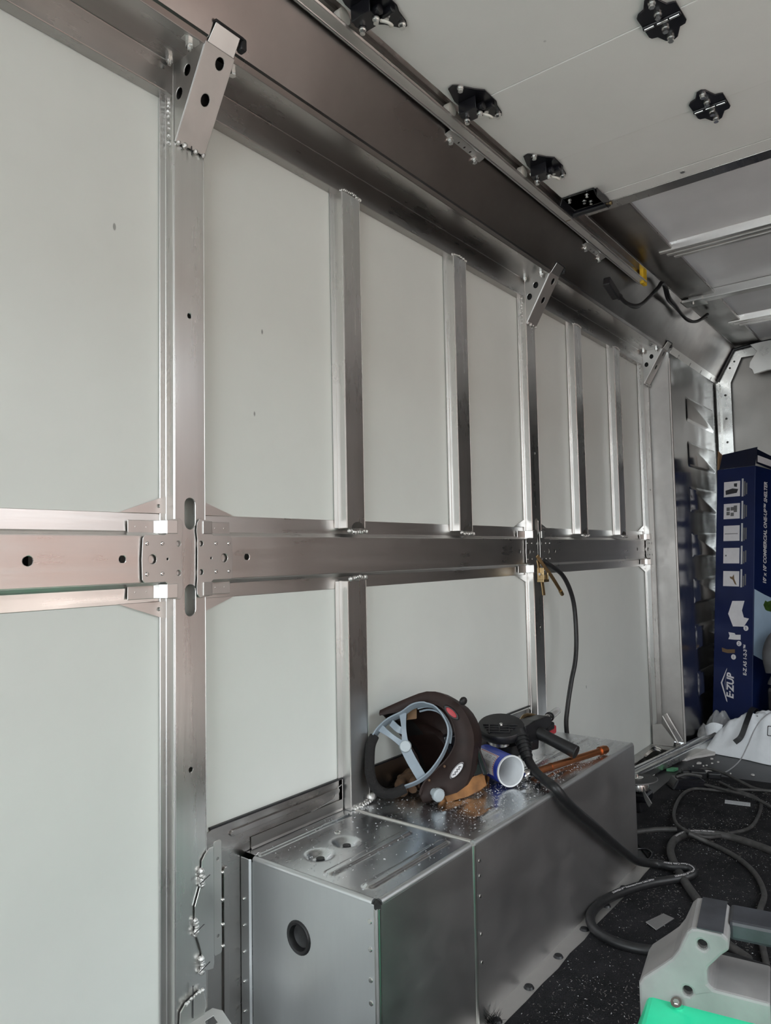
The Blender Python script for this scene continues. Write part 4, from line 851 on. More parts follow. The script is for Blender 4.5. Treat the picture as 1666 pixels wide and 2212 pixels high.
MB().lathe([(0.0, -0.040), (0.044, -0.044), (0.048, -0.060), (0.046, -0.072), (0.0, -0.073)], dm @ Matrix.Translation((0.010, 0.016, 0)), 28).build('spool_base', 'black_pl', sg)
B0 = V(1.612, 0.862, BT + 0.088); B1 = V(1.752, 0.862, BT + 0.084)
bmx = MT(B0, (1, 0, 0), (0, 1, 0))
MB().ext([(0.0, -0.030), (0.055, -0.036), (0.090, -0.020), (0.140, -0.013), (0.145, 0.006), (0.120, 0.014), (0.050, 0.016), (0.0, 0.010)], 'y', -0.020, 0.022, mt=bmx).build('gun_body', 'black_pl', sg, bevel=0.006)
MB().ext([(0.020, -0.052), (0.060, -0.056), (0.066, -0.030), (0.020, -0.028)], 'y', -0.024, 0.010, mt=bmx).build('body_lug', 'black_pl', sg, bevel=0.005)
nd = V(0.985, 0.06, 0.10).normalized(); n0 = V(1.752, 0.862, BT + 0.083)
MB().cyl(n0 - nd * 0.012, n0 + nd * 0.012, 0.0125, n=16).cyl(n0 + nd * 0.014, n0 + nd * 0.020, 0.0105, n=16).cyl(n0 + nd * 0.022, n0 + nd * 0.028, 0.0105, n=16).cyl(n0 + nd * 0.010, n0 + nd * 0.034, 0.009, n=16).build('nozzle_fitting', 'steel', sg)
MB().cyl(n0 + nd * 0.034, n0 + nd * 0.040, 0.0125, n=16).build('nozzle_ring', 'black_pl', sg)
MB().cyl(n0 + nd * 0.040, n0 + nd * 0.096, 0.0105, 0.0095, n=16).build('gas_nozzle', 'clear', sg)
MB().cyl(n0 + nd * 0.036, n0 + nd * 0.088, 0.006, 0.005, n=12).build('contact_tip', 'brass', sg)
MB().tube([V(1.655, 0.880, BT + 0.098), V(1.69, 0.884, BT + 0.106), V(1.725, 0.878, BT + 0.100), V(1.745, 0.868, BT + 0.090)], 0.005, n=8).build('wire_guide', 'brass', sg)
H0 = V(1.682, 0.846, BT + 0.070); H1 = V(1.682, 0.744, BT + 0.036)
MB().tube([H0, H0.lerp(H1, 0.4), H1], lambda t: 0.0165 - 0.0015 * math.sin(t * 3.1), n=18, sub=8).build('handle', 'rubber', sg, bevel=0.002)
MB().box(1.752, 1.792, 0.845, 0.868, BT + 0.046, BT + 0.068).build('trigger', 'red', sg, bevel=0.005)
MB().box(1.735, 1.775, 0.842, 0.875, BT + 0.060, BT + 0.080).build('trigger_guard', 'black_pl', sg, bevel=0.005)
S0 = V(1.590, 0.845, BT + 0.078); S1 = V(1.566, 0.816, BT + 0.036); sd_ = (S1 - S0).normalized()
mb = MB(); mb.cyl(S0 - sd_ * 0.015, S1, 0.0155, 0.0125, 16)
for k in range(6): q = S0.lerp(S1, k / 6.0); mb.cyl(q, q + sd_ * 0.004, 0.0185 - 0.0008 * k, n=16)
mb.build('strain_relief', 'rubber', sg)

# thick welding cable from the gun to the floor loop and away under the power source
CAB = [(1.572, 0.822, 0.366), (1.560, 0.806, 0.352), (1.532, 0.775, 0.342), (1.497, 0.735, 0.340), (1.478, 0.706, 0.336), (1.500, 0.692, 0.305), (1.560, 0.690, 0.262), (1.660, 0.690, 0.198), (1.801, 0.690, 0.105), (1.90, 0.686, 0.045), (1.968, 0.662, 0.020), (1.972, 0.620, 0.022), (1.985, 0.585, 0.024), (1.975, 0.566, 0.020), (1.950, 0.575, 0.015), (1.905, 0.610, 0.0125), (1.857, 0.644, 0.0125), (1.774, 0.682, 0.0125), (1.690, 0.700, 0.0145), (1.620, 0.696, 0.0145), (1.572, 0.668, 0.0125), (1.548, 0.620, 0.0125), (1.550, 0.56, 0.0125), (1.585, 0.49, 0.0125), (1.62, 0.42, 0.0125), (1.62, 0.30, 0.0125)]
RCB = 0.0108
def cable(name, pts, r, mat, label, sub=8, n=12, cat='cable', group=None):
    t = thing(name, Vector(pts[-1]) * V(1, 1, 0) if False else (pts[-1][0], pts[-1][1], 0), label, cat, group)
    MB().tube(pts, r, n=n, sub=sub).build('sheath', mat, t); return t
def cable_text(t, pts, r, s0, body, size, ang=25):
    P = spline(pts, 30); d = [0]
    for a, c in zip(P[:-1], P[1:]): d.append(d[-1] + (c - a).length)
    vs, fs, w = text_mesh(body, size, 0, 0.0)
    out = []
    for v in vs:
        s = s0 - v[0]; k = 0
        lo, hi = 0, len(d) - 1
        while hi - lo > 1:
            m_ = (lo + hi) // 2
            if d[m_] <= s: lo = m_
            else: hi = m_
        f_ = (s - d[lo]) / max(1e-9, d[hi] - d[lo]); p = P[lo].lerp(P[hi], f_); tg = -(P[hi] - P[lo]).normalized()
        cam_d = (V(0, 0, 0.85) - p).normalized(); e = V(0, 0, 1) * 0.8 + cam_d * 0.55; e = (e - tg * e.dot(tg)).normalized(); f2 = e.cross(tg)
        ph = (v[1] - size * 0.35) / r
        out.append(p + (e * math.cos(ph) + f2 * math.sin(ph)) * (r + 0.0003))
    MB().add(out, fs).build('cable_print', 'ink_w', t)
wc = cable('welding_cable', CAB, RCB, 'rubber', 'thick black welding cable running from the gun down to a floor loop')
for s0, tx in ((0.40, 'SP\u2122 Performance Power Cable'), (0.645, 'DURAFLEX SP\u2122 Performance Power Cable'), (0.925, 'DURAFLEX SP\u2122 Performance Power Cable 20MW'), (1.13, 'DURAFLEX SP\u2122 Performance Power Cable 20MW')): cable_text(wc, CAB, RCB, s0, tx, 0.0068)
C2 = [(2.20, 0.20, 0.0125), (2.238, 0.397, 0.0125), (2.262, 0.458, 0.0125), (2.281, 0.509, 0.0125), (2.290, 0.573, 0.0125), (2.262, 0.643, 0.0125), (2.193, 0.672, 0.0125), (2.107, 0.664, 0.0125), (2.008, 0.622, 0.012), (1.892, 0.554, 0.012), (1.795, 0.491, 0.012), (1.69, 0.43, 0.012), (1.64, 0.37, 0.012)]
c2_ = cable('welding_cable', C2, 0.0105, 'rubber_g', 'dusty thick cable making a hook-shaped bend on the mat')
cable_text(c2_, C2, 0.0105, 0.55, 'DURAFLEX SP\u2122 Performance Power Cable 20MW', 0.0068)
cable('extension_cord', [(2.794, 0.55, 0.012), (2.74, 0.645, 0.012), (2.706, 0.671, 0.012), (2.673, 0.753, 0.012), (2.58, 0.769, 0.011), (2.42, 0.746, 0.011), (2.288, 0.700, 0.020), (2.228, 0.646, 0.0245), (2.237, 0.598, 0.018), (2.329, 0.557, 0.010), (2.422, 0.52, 0.010), (2.621, 0.532, 0.010), (2.705, 0.566, 0.010), (2.718, 0.629, 0.019), (2.80, 0.70, 0.012)], 0.0052, 'rubber_g', 'thin dusty cord forming a rounded loop around the silver offcut', cat='cord', group='thin cords on the mat')
cable('extension_cord', [(2.20, 0.640, 0.031), (2.206, 0.577, 0.012), (2.159, 0.507, 0.011), (2.081, 0.446, 0.011), (1.972, 0.403, 0.011), (1.86, 0.392, 0.011), (1.72, 0.36, 0.011), (1.55, 0.30, 0.011), (1.45, 0.2, 0.011)], 0.0068, 'rubber_g', 'flat grey cord curving to the right of the thick cable loop', cat='cord', group='thin cords on the mat')
cable('extension_cord', [(2.64, 0.36, 0.010), (2.60, 0.46, 0.010), (2.66, 0.56, 0.021), (2.69, 0.662, 0.022), (2.72, 0.764, 0.022), (2.76, 0.82, 0.012), (2.80, 0.83, 0.012)], 0.0050, 'rubber_g', 'thin cord lying straight across the far end of the mat', cat='cord', group='thin cords on the mat')
cable('extension_cord', [(2.85, 0.80, 0.020), (2.90, 0.77, 0.025), (2.88, 0.70, 0.022), (2.82, 0.635, 0.020), (2.79, 0.56, 0.012), (2.85, 0.45, 0.012), (2.9, 0.3, 0.012)], 0.0058, 'rubber_g', 'thin cord arching from the black plug towards the right edge', cat='cord', group='thin cords on the mat')
cable('extension_cord', [(2.10, 0.86, 0.010), (2.16, 0.80, 0.010), (2.205, 0.765, 0.010), (2.244, 0.728, 0.010), (2.262, 0.692, 0.012)], 0.0075, 'rubber_g', 'grey cable end coming from behind the long wheel box', cat='cord', group='thin cords on the mat')
cable('wire_coil', [(2.00, 0.77, 0.008), (2.05, 0.752, 0.008), (2.075, 0.725, 0.009), (2.06, 0.700, 0.009), (2.02, 0.692, 0.009), (1.99, 0.700, 0.009)], 0.0028, 'black_gl', 'small glossy black wire curl beside the far box corner', cat='wire')
cable('grey_wire', [(2.885, 0.735, 0.010), (2.95, 0.71, 0.012), (3.05, 0.688, 0.030), (3.12, 0.672, 0.075), (3.150, 0.652, 0.130), (3.18, 0.625, 0.175), (3.23, 0.58, 0.205), (3.30, 0.5, 0.21)], 0.0022, 'wiregrey', 'thin pale grey wire rising across the white bag', cat='wire')

# brass ground clamp on the middle post with its cable
gc = thing('ground_clamp', (1.99, 0.97, 0.71), 'brass ground clamp gripping the middle post below the beam', 'clamp')
cdv = V(0.72, -0.10, -0.69)
def arm(P, w, name):
    o = MB().ribbon(P, w, 0.0035, (0.65, -0.3, 0.66) if name == 'handle' and P[0][0] < P[-1][0] - 0.05 else (1, -0.2, 0), sub=4)
    return o.build(name, 'brass', gc, bevel=0.0008)
arm([(1.962, 0.972, 0.836), (1.985, 0.964, 0.808), (2.020, 0.956, 0.775), (2.062, 0.952, 0.736), (2.078, 0.952, 0.722)], 0.011, 'handle')
MB().tube([(2.072, 0.952, 0.727), (2.082, 0.952, 0.718), (2.086, 0.952, 0.715)], 0.006, n=8).build('handle_tip', 'brass', gc)
arm([(1.972, 0.974, 0.822), (1.974, 0.970, 0.790), (1.980, 0.966, 0.755), (1.980, 0.962, 0.718)], 0.012, 'handle')
MB().box(1.970, 2.006, 0.956, 0.978, 0.757, 0.765).box(1.972, 1.976, 0.956, 0.978, 0.760, 0.800).box(2.000, 2.004, 0.956, 0.976, 0.760, 0.785).build('pivot_yoke', 'brass', gc, bevel=0.001)
MB().cyl((1.965, 0.967, 0.781), (2.012, 0.960, 0.781), 0.004, n=10).build('pivot_pin', 'steel', gc)
MB().tube([(1.986 + 0.007 * math.cos(a * 0.8), 0.966 + 0.007 * math.sin(a * 0.8), 0.770 + 0.0016 * a) for a in range(20)], 0.0012, n=5, sub=2).build('spring', 'steel', gc)
cable('clamp_cable', [(1.994, 0.965, 0.822), (2.006, 0.960, 0.812), (2.030, 0.954, 0.800), (2.086, 0.948, 0.772), (2.125, 0.942, 0.722), (2.146, 0.940, 0.665), (2.142, 0.936, 0.575), (2.115, 0.93, 0.510), (2.083, 0.93, 0.456), (2.050, 0.93, 0.385), (2.036, 0.93, 0.320), (2.05, 0.92, 0.20), (2.08, 0.90, 0.06), (2.12, 0.87, 0.014), (2.20, 0.82, 0.012)], 0.0068, 'rubber', 'black cable hanging in a curve from the brass clamp to the floor')

# ---------------------------------------------------------------- floor clutter towards the front
pa = thing('power_plug', (2.82, 0.76, 0), 'black plug and socket lying at the far end of the mat', 'plug')
MB().box(-0.045, 0.040, -0.020, 0.020, 0, 0.030, MT((2.835, 0.795, 0.001), (0.35, -0.93, 0), (0.93, 0.35, 0))).build('socket_body', 'black_pl', pa, bevel=0.006)
MB().box(0.044, 0.090, -0.014, 0.014, 0.003, 0.026, MT((2.835, 0.795, 0.001), (0.35, -0.93, 0), (0.93, 0.35, 0))).build('plug_body', 'black_pl', pa, bevel=0.005)
MB().box(-0.02, -0.012, -0.022, 0.022, 0.0, 0.034, MT((2.835, 0.795, 0.001), (0.35, -0.93, 0), (0.93, 0.35, 0))).build('rib', 'black_gl', pa)
bx_ = thing('black_charger', (2.72, 0.80, 0), 'low black plastic block beside the cords on the mat', 'charger')
MB().ext([(0, 0), (0.13, 0), (0.12, 0.028), (0.02, 0.034)], 'y', -0.03, 0.03, mt=MT((2.66, 0.835, 0.0055), (0.6, -0.8, 0), (0.8, 0.6, 0))).build('housing', 'black_gl', bx_, bevel=0.005)
MB().tube([(2.68, 0.815, 0.040), (2.71, 0.785, 0.048), (2.74, 0.745, 0.040)], 0.006, n=8).build('strap', 'rubber_g', bx_)

ag = thing('angle_grinder', (2.38, 0.86, 0), 'angle grinder standing on the floor behind the wheel box, disc up', 'grinder')
gm_ = MT((2.375, 0.845, 0.104), (1, 0, 0), (0, 1, 0)) @ Matrix.Rotation(math.radians(-5), 4, 'X')
MB().lathe([(0.0, -0.002), (0.0625, -0.003), (0.0635, -0.0005), (0.0625, 0.0015), (0.018, 0.002)], gm_, 36).build('cutting_disc', 'disc', ag)
MB().lathe([(0.0615, 0.0018), (0.0640, 0.0005), (0.0640, -0.0015)], gm_, 36).build('disc_rim', 'sheetgrey', ag)
MB().lathe([(0.020, 0.001), (0.020, 0.006), (0.012, 0.008), (0.006, 0.008), (0.005, 0.016), (0, 0.016)], gm_, 20).build('flange_nut', 'steel', ag)
MB().lathe([(0.030, -0.006), (0.034, -0.016), (0.034, -0.030), (0.028, -0.034)], gm_, 24).build('gear_neck', 'zinc', ag)
MB().box(-0.034, 0.034, -0.036, 0.034, -0.066, -0.034, gm_).build('gear_head', 'black_gl', ag, bevel=0.010)
MB().tube([(2.375, 0.86, 0.050), (2.37, 0.91, 0.042), (2.36, 0.97, 0.036), (2.35, 1.0, 0.036)], lambda t: 0.030 - 0.004 * t, n=14).build('motor_body', 'black_pl', ag)
MB().box(-0.025, 0.025, -0.01, 0.01, -0.098, -0.066, gm_).build('foot', 'black_pl', ag, bevel=0.004)
MB().ribbon([(2.30, 0.78, 0.055), (2.315, 0.80, 0.075), (2.34, 0.815, 0.085)], 0.02, 0.003, (0, 0, 1)).build('guard_lever', 'sheetgrey', ag)

br = thing('channel_bar', (3.1, 0.93, 0), 'long aluminium channel bar lying diagonally on the floor to the white bag', 'bar')
cbm = MT((2.60, 0.985, 0.003), (0.989, -0.148, 0.012), (0.148, 0.989, 0))
mb = MB(); prof = [(-0.034, 0.0), (-0.034, 0.026), (-0.030, 0.030), (-0.012, 0.032), (-0.012, 0.038), (-0.008, 0.042), (0.004, 0.042), (0.004, 0.0)]
mb.ext(prof, 'x', 0, 0.855, mt=cbm).build('channel', 'zinc', br, bevel=0.002)
MB().box(-0.001, 0.857, -0.030, -0.012, 0.030, 0.0335, cbm).build('inner_lip', 'alu_bright', br)

fb = thing('foot_bracket', (3.07, 0.96, 0.045), 'diagonal foot bracket at the base of the farthest post', 'bracket')
MB().plate([(-1.013, 0.046), (-1.013, 0.126), (-0.976, 0.135), (-0.927, 0.073), (-0.933, 0.050)][::-1], [], 0.003, MT((3.05, 0, 0), (0, -1, 0), (0, 0, 1))).build('cheek', 'alu_matte', fb)
MB().plate([(0, 0), (0.05, 0), (0.05, 0.115), (0, 0.115)], [circle(0.026, 0.045, 0.008, 12)], 0.003, MT((3.054, 0.916, 0.066), (1, 0, 0), (0, 0.52, 0.85))).build('brace_web', 'alu_matte', fb)
for xx in (3.052, 3.105): MB().cyl((xx, 0.914, 0.064), (xx, 0.972, 0.166), 0.0042, n=8).build('brace_edge', 'alu_matte', fb)
MB().box(3.04, 3.13, 0.927, 1.02, 0.035, 0.046).build('base_plate', 'alu_matte', fb, bevel=0.001)
MB().cyl((3.07, 0.940, 0.046), (3.07, 0.940, 0.058), 0.010, n=6, smooth=False).build('bolt', 'black_pl', fb)
mb = MB(); mb.box(3.03, 3.14, 0.93, 1.02, 0.0, 0.035); mb.build('shim_block', 'alu_dark', fb)
struct(MB().box(2.02, 3.16, 0.985, WY, 0.0, 0.045).build('baseboard_front', 'alu_dark', bevel=0.002))

def scrap(pts, th, mat, name, label, cat, z=0.001, group=None):
    return tag(MB().plate(pts, [], th, MT((0, 0, z), (1, 0, 0), (0, 1, 0))).build(name, mat, bevel=0.0005, seg=1), label, cat, group)
scrap([(3.06, 0.935), (3.03, 0.905), (3.04, 0.880), (3.10, 0.862), (3.12, 0.848), (3.19, 0.811), (3.30, 0.83), (3.37, 0.86), (3.30, 0.885), (3.18, 0.905)], 0.009, 'scrapw', 'foam_board', 'torn white foam board scrap under the white bag', 'foam board', z=0.001)
k = 0
for (x, y), r, lb in (((3.033, 0.833), 0.013, 'largest white foam chip on the dark floor'), ((2.945, 0.775), 0.022, 'long white foam sliver by the grey wire end'), ((3.125, 0.808), 0.008, None), ((3.005, 0.808), 0.005, None), ((3.02, 0.80), 0.005, None), ((3.06, 0.79), 0.006, None), ((2.99, 0.63), 0.009, 'lone white foam chip towards the right edge'), ((3.09, 0.775), 0.006, None), ((2.98, 0.84), 0.004, None), ((2.96, 0.70), 0.004, None)):
    P = [(x + r * random.uniform(0.7, 1.1) * math.cos(a * math.pi / 3.5), y + r * random.uniform(0.5, 0.9) * math.sin(a * math.pi / 3.5)) for a in range(7)]
    scrap(P, 0.004, 'scrapw', 'foam_chip', lb or 'tiny white foam crumb scattered on the dark floor', 'foam chip', group='white foam crumbs on the floor' if lb is None else None)
scrap([(1.677, 0.590), (1.739, 0.570), (1.731, 0.543), (1.656, 0.560)], 0.0022, 'sheetgrey', 'metal_offcut', 'flat grey metal offcut on the mat inside the cable loop', 'offcut', z=0.0065)
of = thing('metal_offcut', (2.62, 0.605, 0.006), 'shiny silver channel offcut inside the cord loop', 'offcut')
om = MT((2.637, 0.645, 0.006), (0.2, -0.98, 0), (-0.98, -0.2, 0))
MB().ext([(0, 0), (0.036, 0), (0.036, 0.008), (0.033, 0.008), (0.033, 0.003), (0.003, 0.003), (0.003, 0.010), (0, 0.010)], 'x', 0, 0.076, mt=om).build('channel', 'filing', of)
scrap([(2.86, 0.905), (2.895, 0.893), (2.90, 0.872), (2.868, 0.880)], 0.010, 'greenlab', 'carton_scrap', 'crumpled green label scrap below the channel bar', 'scrap', z=0.001)
scrap([(2.70, 0.97), (2.78, 0.945), (2.79, 0.925), (2.72, 0.945)], 0.008, 'scrapw', 'paper_scrap', 'white paper scrap at the low end of the channel bar', 'scrap', z=0.001)
for i, P in enumerate(([(2.86, 0.985, 0.046), (2.90, 0.965, 0.064), (2.95, 0.955, 0.052)], [(2.90, 0.985, 0.047), (2.95, 0.975, 0.060), (2.99, 0.965, 0.048)])):
    tag(MB().ribbon(P, 0.010, 0.0012, (0, 0.7, 0.7)).build('metal_curl', 'foil'), ('curled bright metal strip nearest the long wheel box', 'curled bright metal strip nearest the foot bracket')[i], 'metal strip')

# white poly bag, clear film, black case and grey jacket by the box
def blob(cx, cy, z0, rx, ry, h, seed, nx=84, ny=56, amp=0.10, flat=2.6, fq=1.0):
    rnd = random.Random(seed); W_ = [(rnd.uniform(-26, 26) * fq, rnd.uniform(-26, 26) * fq, rnd.uniform(0, 6.3), rnd.uniform(0.3, 1)) for _ in range(9)]
    mb = MB(); vs = []; 
    for j in range(ny + 1):
        t = j / ny
        for i in range(nx):
            a = 2 * math.pi * i / nx
            e = 1 + 0.07 * math.sin(3 * a + seed) + 0.05 * math.sin(7 * a + 2 * seed)
            rr = t ** 0.8
            x = cx + rx * rr * e * math.cos(a); y = cy + ry * rr * e * math.sin(a)
            f = (1 - rr ** flat)
            w_ = sum(q[3] * abs(math.sin(q[0] * (x - cx) + q[1] * (y - cy) + q[2])) for q in W_) / 4
            vs.append(V(x, y, z0 + h * f * (1 - amp + amp * 1.6 * (w_ - 0.5)) + 0.004 * (rr < 0.99)))
    mb.add(vs, [(j * nx + i, j * nx + (i + 1) % nx, (j + 1) * nx + (i + 1) % nx, (j + 1) * nx + i) for j in range(ny) for i in range(nx)], True)
    mb.add(vs[-nx:], [tuple(range(nx))]); return mb
wb = thing('poly_bag', (3.275, 0.54, 0), 'bulging white poly bag with a black strap at the right edge', 'bag')
blob(3.275, 0.54, 0.002, 0.118, 0.315, 0.180, 3, amp=0.15, flat=3.2, fq=3.2).build('sack', 'bagwhite', wb)
MB().ribbon([(3.27, 0.80, 0.090), (3.27, 0.830, 0.095), (3.28, 0.855, 0.080), (3.30, 0.87, 0.070)], 0.04, 0.004, (0.2, 0.2, 1)).build('gathered_end', 'bagwhite', wb)
MB().ribbon([(3.36, 0.680, 0.150), (3.31, 0.676, 0.186), (3.25, 0.680, 0.186), (3.20, 0.688, 0.150), (3.172, 0.705, 0.095), (3.165, 0.728, 0.070)], 0.020, 0.003, (0, 1, 0.2)).build('strap', 'black_pl', wb)
mb = MB(); mt_ = MT((3.175, 0.590, 0.130), (0.05, -1, 0), (0.45, 0, 0.9)); o = rrect(-0.02, 0.02, -0.02, 0.02, 0.004); i_ = rrect(-0.017, 0.017, -0.017, 0.017, 0.003)
mb.plate(o, [i_], 0.001, mt_).build('print_mark', 'ink_k', wb)
cf = (tag(blob(3.425, 0.845, 0.046, 0.038, 0.060, 0.10, 11, amp=0.32, flat=2.2, fq=5.0).build('clear_film', 'film'), 'crumpled clear plastic film heaped against the navy box foot', 'plastic film'))
tag(blob(3.31, 0.880, 0.046, 0.060, 0.028, 0.045, 17, amp=0.45, flat=1.8, fq=6.0).build('clear_film', 'film'), 'small wad of clear plastic film beside the channel bar', 'plastic film')
bc = thing('black_case', (3.475, 0.36, 0), 'black soft case behind the white bag under the grey jacket', 'case')
MB().box(3.405, 3.545, 0.10, 0.650, 0.0, 0.262).build('body', 'black_pl', bc, bevel=0.02)
MB().ribbon([(3.404, 0.5, 0.25), (3.398, 0.45, 0.21), (3.398, 0.3, 0.21), (3.404, 0.25, 0.25)], 0.02, 0.004, (0, 0, 1)).build('handle', 'rubber', bc)
jk = thing('grey_jacket', (3.45, 0.43, 0.263), 'grey nylon jacket bundled on the black case, right photo edge', 'jacket')
blob(3.445, 0.43, 0.264, 0.095, 0.215, 0.21, 5, amp=0.30, flat=2.6, fq=1.6).build('body', 'cloth', jk)
MB().tube([(3.40, 0.600, 0.33), (3.40, 0.610, 0.40), (3.42, 0.590, 0.46), (3.45, 0.53, 0.49), (3.47, 0.45, 0.50)], lambda t: 0.050 - 0.01 * t, n=14).build('sleeve', 'cloth', jk)

# tall navy canopy carton leaning in the corner
a_ = math.radians(20); l_ = math.radians(6)
lf_ = V(math.sin(a_), math.cos(a_), 0); mm_ = V(math.cos(a_), -math.sin(a_), 0); upv = mm_ * math.sin(l_) + V(0, 0, math.cos(l_)); inv = mm_ * math.cos(l_) - V(0, 0, math.sin(l_))
BC = V(3.426, 0.719, 0.024); BW, BH, BD = 0.187, 1.195, 0.215
nb = thing('canopy_carton', (3.55, 0.78, 0), 'tall navy canopy shelter carton leaning in the front corner', 'carton')
fm_ = MT(BC, -lf_, upv)                      # front face: u to the right (negative to the left), v up, w outwards
MB().box(-BW, 0, 0, BH, -BD, 0, fm_).build('carton_body', 'navy', nb, bevel=0.003)
MB().plate([(-BW + 0.012, 0), (-0.002, 0), (0.002, 0.085), (-BW + 0.022, 0.070)], [], 0.003, MT(fm_ @ V(0, BH, -0.002), -lf_, upv + (-inv) * -0.10)).build('top_flap', 'navy2', nb)
MB().plate([(0, 0), (0.05, 0), (0.045, 0.09), (0.0, 0.11)], [], 0.003, MT(fm_ @ V(-BW, BH - 0.02, -0.002), inv, upv)).build('side_flap', 'card', nb)
sm_ = MT(fm_ @ V(0, 0, 0), inv, upv)         # right face: u away from the corner, v up
MB().plate([(0.004, 1.205), (0.12, 1.195), (0.12, 1.255), (0.004, 1.27)], [], 0.003, sm_).build('end_flap', 'navy2', nb)
MB().plate([(0.01, 1.212), (0.115, 1.206), (0.115, 1.236), (0.01, 1.242)], [], 0.001, MT(fm_ @ V(0.0035, 0, 0), inv, upv)).build('address_label', 'ink_w', nb)
def fpl(pts, mat, name, lift=0.0006): return MB().plate([(p[0] + 0.018, p[1]) for p in pts], [], 0.0003, fm_ @ Matrix.Translation((0, 0, lift))).build(name, mat, nb)
R4 = lambda x0, x1, y0, y1: [(x0, y0), (x1, y0), (x1, y1), (x0, y1)]
pics = [(1.062, 1.132), (0.960, 1.030), (0.859, 0.929), (0.757, 0.827), (0.654, 0.722)]
for i, (z0, z1) in enumerate(pics):
    fpl(R4(-0.168 + i * 0.001, -0.089 + i * 0.0005, z0, z1), 'ink_w', 'picture')
    fpl(R4(-0.081, -0.073, z0 - 0.003, z1 + 0.009), 'paperlab', 'caption_line'); fpl(R4(-0.070, -0.064, z0, z1 - 0.004 - 0.004 * i), 'ink_g', 'caption_line'); fpl(R4(-0.061, -0.055, z0 + 0.006, z1 - 0.012), 'ink_g', 'caption_line')
fpl([(-0.158, 1.072), (-0.104, 1.078), (-0.098, 1.095), (-0.125, 1.100), (-0.160, 1.092)], 'ink_k', 'picture_motif', 0.0012); fpl([(-0.118, 1.108), (-0.104, 1.105), (-0.103, 1.122), (-0.119, 1.122)], 'ink_k', 'picture_motif', 0.0012)
for cx, cy in ((-0.145, 0.985), (-0.125, 0.980), (-0.145, 1.005), (-0.125, 1.006), (-0.110, 0.998), (-0.110, 1.012)): fpl(R4(cx - 0.008, cx + 0.008, cy - 0.008, cy + 0.008), 'ink_g', 'picture_motif', 0.0012)
fpl(R4(-0.160, -0.097, 0.890, 0.893), 'ink_g', 'picture_motif', 0.0012); fpl(R4(-0.156, -0.149, 0.789, 0.796), 'ink_g', 'picture_motif', 0.0012)
fpl([(-0.130, 0.690), (-0.118, 0.684), (-0.106, 0.664), (-0.098, 0.660), (-0.110, 0.688), (-0.112, 0.708), (-0.120, 0.696), (-0.132, 0.698)], 'ink_b', 'picture_motif', 0.0012)
fpl([(-0.1177, 0.5887), (-0.0605, 0.5917), (-0.0718, 0.5491), (-0.0624, 0.5189), (-0.0388, 0.5151), (-0.0618, 0.4784), (-0.1127, 0.4759), (-0.1369, 0.5307)], 'ink_w', 'canopy_print')
fpl([(-0.134, 0.449), (-0.105, 0.447), (-0.100, 0.440), (-0.076, 0.442), (-0.076, 0.420), (-0.105, 0.418), (-0.134, 0.418), (-0.128, 0.433)], 'ink_w', 'folded_canopy_print')
fpl([(-0.165, 0.378), (-0.140, 0.372), (-0.102, 0.376), (-0.102, 0.360), (-0.135, 0.356), (-0.163, 0.360)], 'ink_b', 'packed_canopy_print')
for (cx, cy), tx in (((-0.052, 0.4725), '3'), ((-0.083, 0.403), '2'), ((-0.108, 0.342), '1')):
    fpl(circle(cx, cy, 0.0115, 18), 'ink_w', 'step_disc'); text_on(nb, 'step_number', tx, 0.018, fm_ @ Matrix.Translation((cx + 0.018 - 0.0055, cy - 0.0065, 0.0012)), 'navy')
rot = Matrix.Rotation(math.radians(90), 4, 'Z')
text_on(nb, 'lettering', 'E\u00b7ZUP', 0.046, fm_ @ Matrix.Translation((-0.106 + 0.018, 0.160, 0.0008)) @ rot, 'ink_w', shear=0.18, bold=0.0016, fit=0.112)
fpl([(-0.1385, 0.290), (-0.139, 0.283), (-0.160, 0.223), (-0.1355, 0.152), (-0.134, 0.142), (-0.1385, 0.146), (-0.167, 0.222)], 'ink_w', 'roof_logo'); fpl([(-0.141, 0.262), (-0.146, 0.222), (-0.141, 0.186), (-0.147, 0.222)], 'ink_w', 'roof_logo')
text_on(nb, 'lettering', 'E-Z AS 1-2-3\u2122', 0.021, fm_ @ Matrix.Translation((-0.047 + 0.018, 0.268, 0.0008)) @ rot, 'ink_w', shear=0.1, bold=0.0007, fit=0.133)
def spl(pts, mat, name, lift=0.0006): return MB().plate(pts, [], 0.0003, sm_ @ Matrix.Translation((0, 0, lift))).build(name, mat, nb)
# w of the right face points outwards only if u x v does; keep prints on the outer side
so = 1 if (sm_.to_3x3() @ V(0, 0, 1)).dot(V(0, -1, 0)) > 0 else -1
LIFT = 0.0008 * so
text_on(nb, 'lettering', '10\u2019 x 10\u2019 COMMERCIAL ONE-UP\u2122 SHELTER', 0.034, sm_ @ Matrix.Translation((0.090, 0.672, LIFT)) @ rot, 'ink_w', shear=0.18, bold=0.0012, fit=0.46)
spl([(0.002, 0.36), (0.20, 0.30), (0.20, 0.60), (0.08, 0.625), (0.002, 0.645)], 'sky_p', 'sky_print', LIFT)
spl([(0.07, 0.58), (0.085, 0.60), (0.10, 0.595), (0.16, 0.61), (0.16, 0.55), (0.10, 0.555), (0.085, 0.56)], 'leaf_p', 'leaf_print', LIFT * 2)

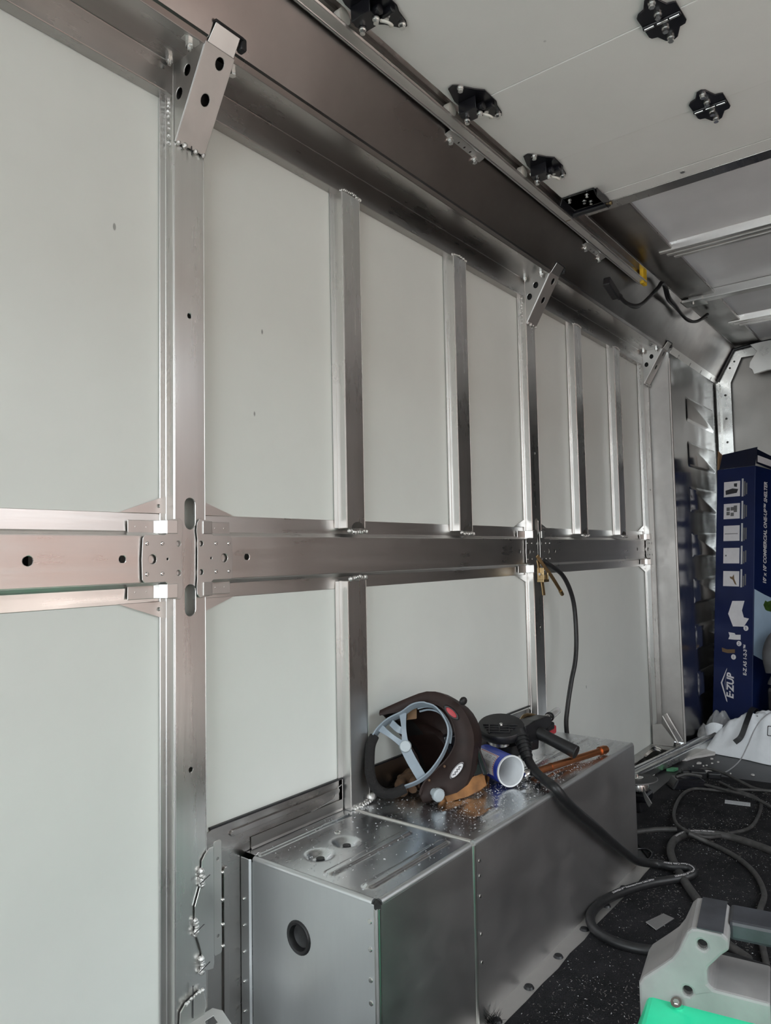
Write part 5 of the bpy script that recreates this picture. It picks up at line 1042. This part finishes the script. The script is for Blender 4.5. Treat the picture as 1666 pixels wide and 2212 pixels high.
# ---------------------------------------------------------------- green power source with its handle frame
ps = thing('power_source', (0.9, 0.17, 0), 'green welding power source with scuffed grey handle frame, bottom right corner', 'welder')
q10 = math.radians(10)
pu = V(math.sin(q10), -math.cos(q10), 0); pn = V(math.cos(q10), math.sin(q10), 0)
pm = MT((1.040, 0.379, 0), pu, (0, 0, 1), pn)          # u to the right, v up, w away from the viewer
WT = 0.42
gb = [(-0.012, 0.02), (WT + 0.012, 0.02), (WT + 0.012, 0.16), (WT - 0.012, 0.226), (0.012, 0.226), (-0.012, 0.16)]
MB().box(0.01, WT - 0.01, 0.02, 0.172, 0.012, 0.09, pm).build('rear_housing', 'greydark', ps)
MB().ext(gb, 'z', -0.42, 0.015, mt=pm).build('casing', 'green', ps, bevel=0.006)
for uu in (0.04, WT - 0.04):
    for ww in (-0.38, -0.03): MB().cyl(pm @ V(uu, 0.0, ww), pm @ V(uu, 0.022, ww), 0.018, n=14).build('foot', 'rubber', ps)
left = [(0.0, 0.170), (0.0, 0.240), (0.006, 0.250), (0.032, 0.273), (0.045, 0.285), (0.054, 0.298), (0.066, 0.325), (0.072, 0.331), (0.080, 0.333), (0.110, 0.332), (0.118, 0.326), (0.118, 0.312), (0.109, 0.304), (0.092, 0.284), (0.090, 0.278), (0.090, 0.262), (0.096, 0.257), (0.165, 0.256), (0.165, 0.170)]
MB().plate(left, [circle(0.085, 0.312, 0.0062, 14), circle(0.064, 0.246, 0.0062, 14)], 0.10, pm).build('handle_leg', 'greypl', ps, bevel=0.004)
right = [(WT - p[0], p[1]) for p in left][::-1]
MB().plate(right, [circle(WT - 0.085, 0.312, 0.0062, 14), circle(WT - 0.064, 0.246, 0.0062, 14)], 0.10, pm).build('handle_leg', 'greypl', ps, bevel=0.004)
MB().box(0.165, WT - 0.165, 0.170, 0.256, 0, 0.10, pm).build('sill', 'greypl', ps, bevel=0.003)
MB().box(0.116, WT - 0.116, 0.306, 0.332, 0.042, 0.10, pm).build('grip', 'greydark', ps, bevel=0.005)
MB().plate([(0.079, 0.0), (0.112, 0.0), (0.112, 0.098), (0.079, 0.098)], [], 0.001, MT(pm @ V(0, 0.333, 0), pu, pn, (0, 0, 1))).build('dark_top', 'greydark', ps)  # darker charcoal plate over the top face of the leg
for uu, vv in ((0.085, 0.312), (0.064, 0.246)): MB().cyl(pm @ V(uu, vv, 0.012), pm @ V(uu, vv, 0.014), 0.0062, n=12).build('hole_bottom', 'hole', ps)
MB().cyl(pm @ V(0.052, 0.222, -0.003), pm @ V(0.050, 0.2335, -0.010), 0.0075, n=12).cyl(pm @ V(0.050, 0.2335, -0.010), pm @ V(0.050, 0.235, -0.0105), 0.004, n=6, smooth=False).build('screw', 'steel', ps)
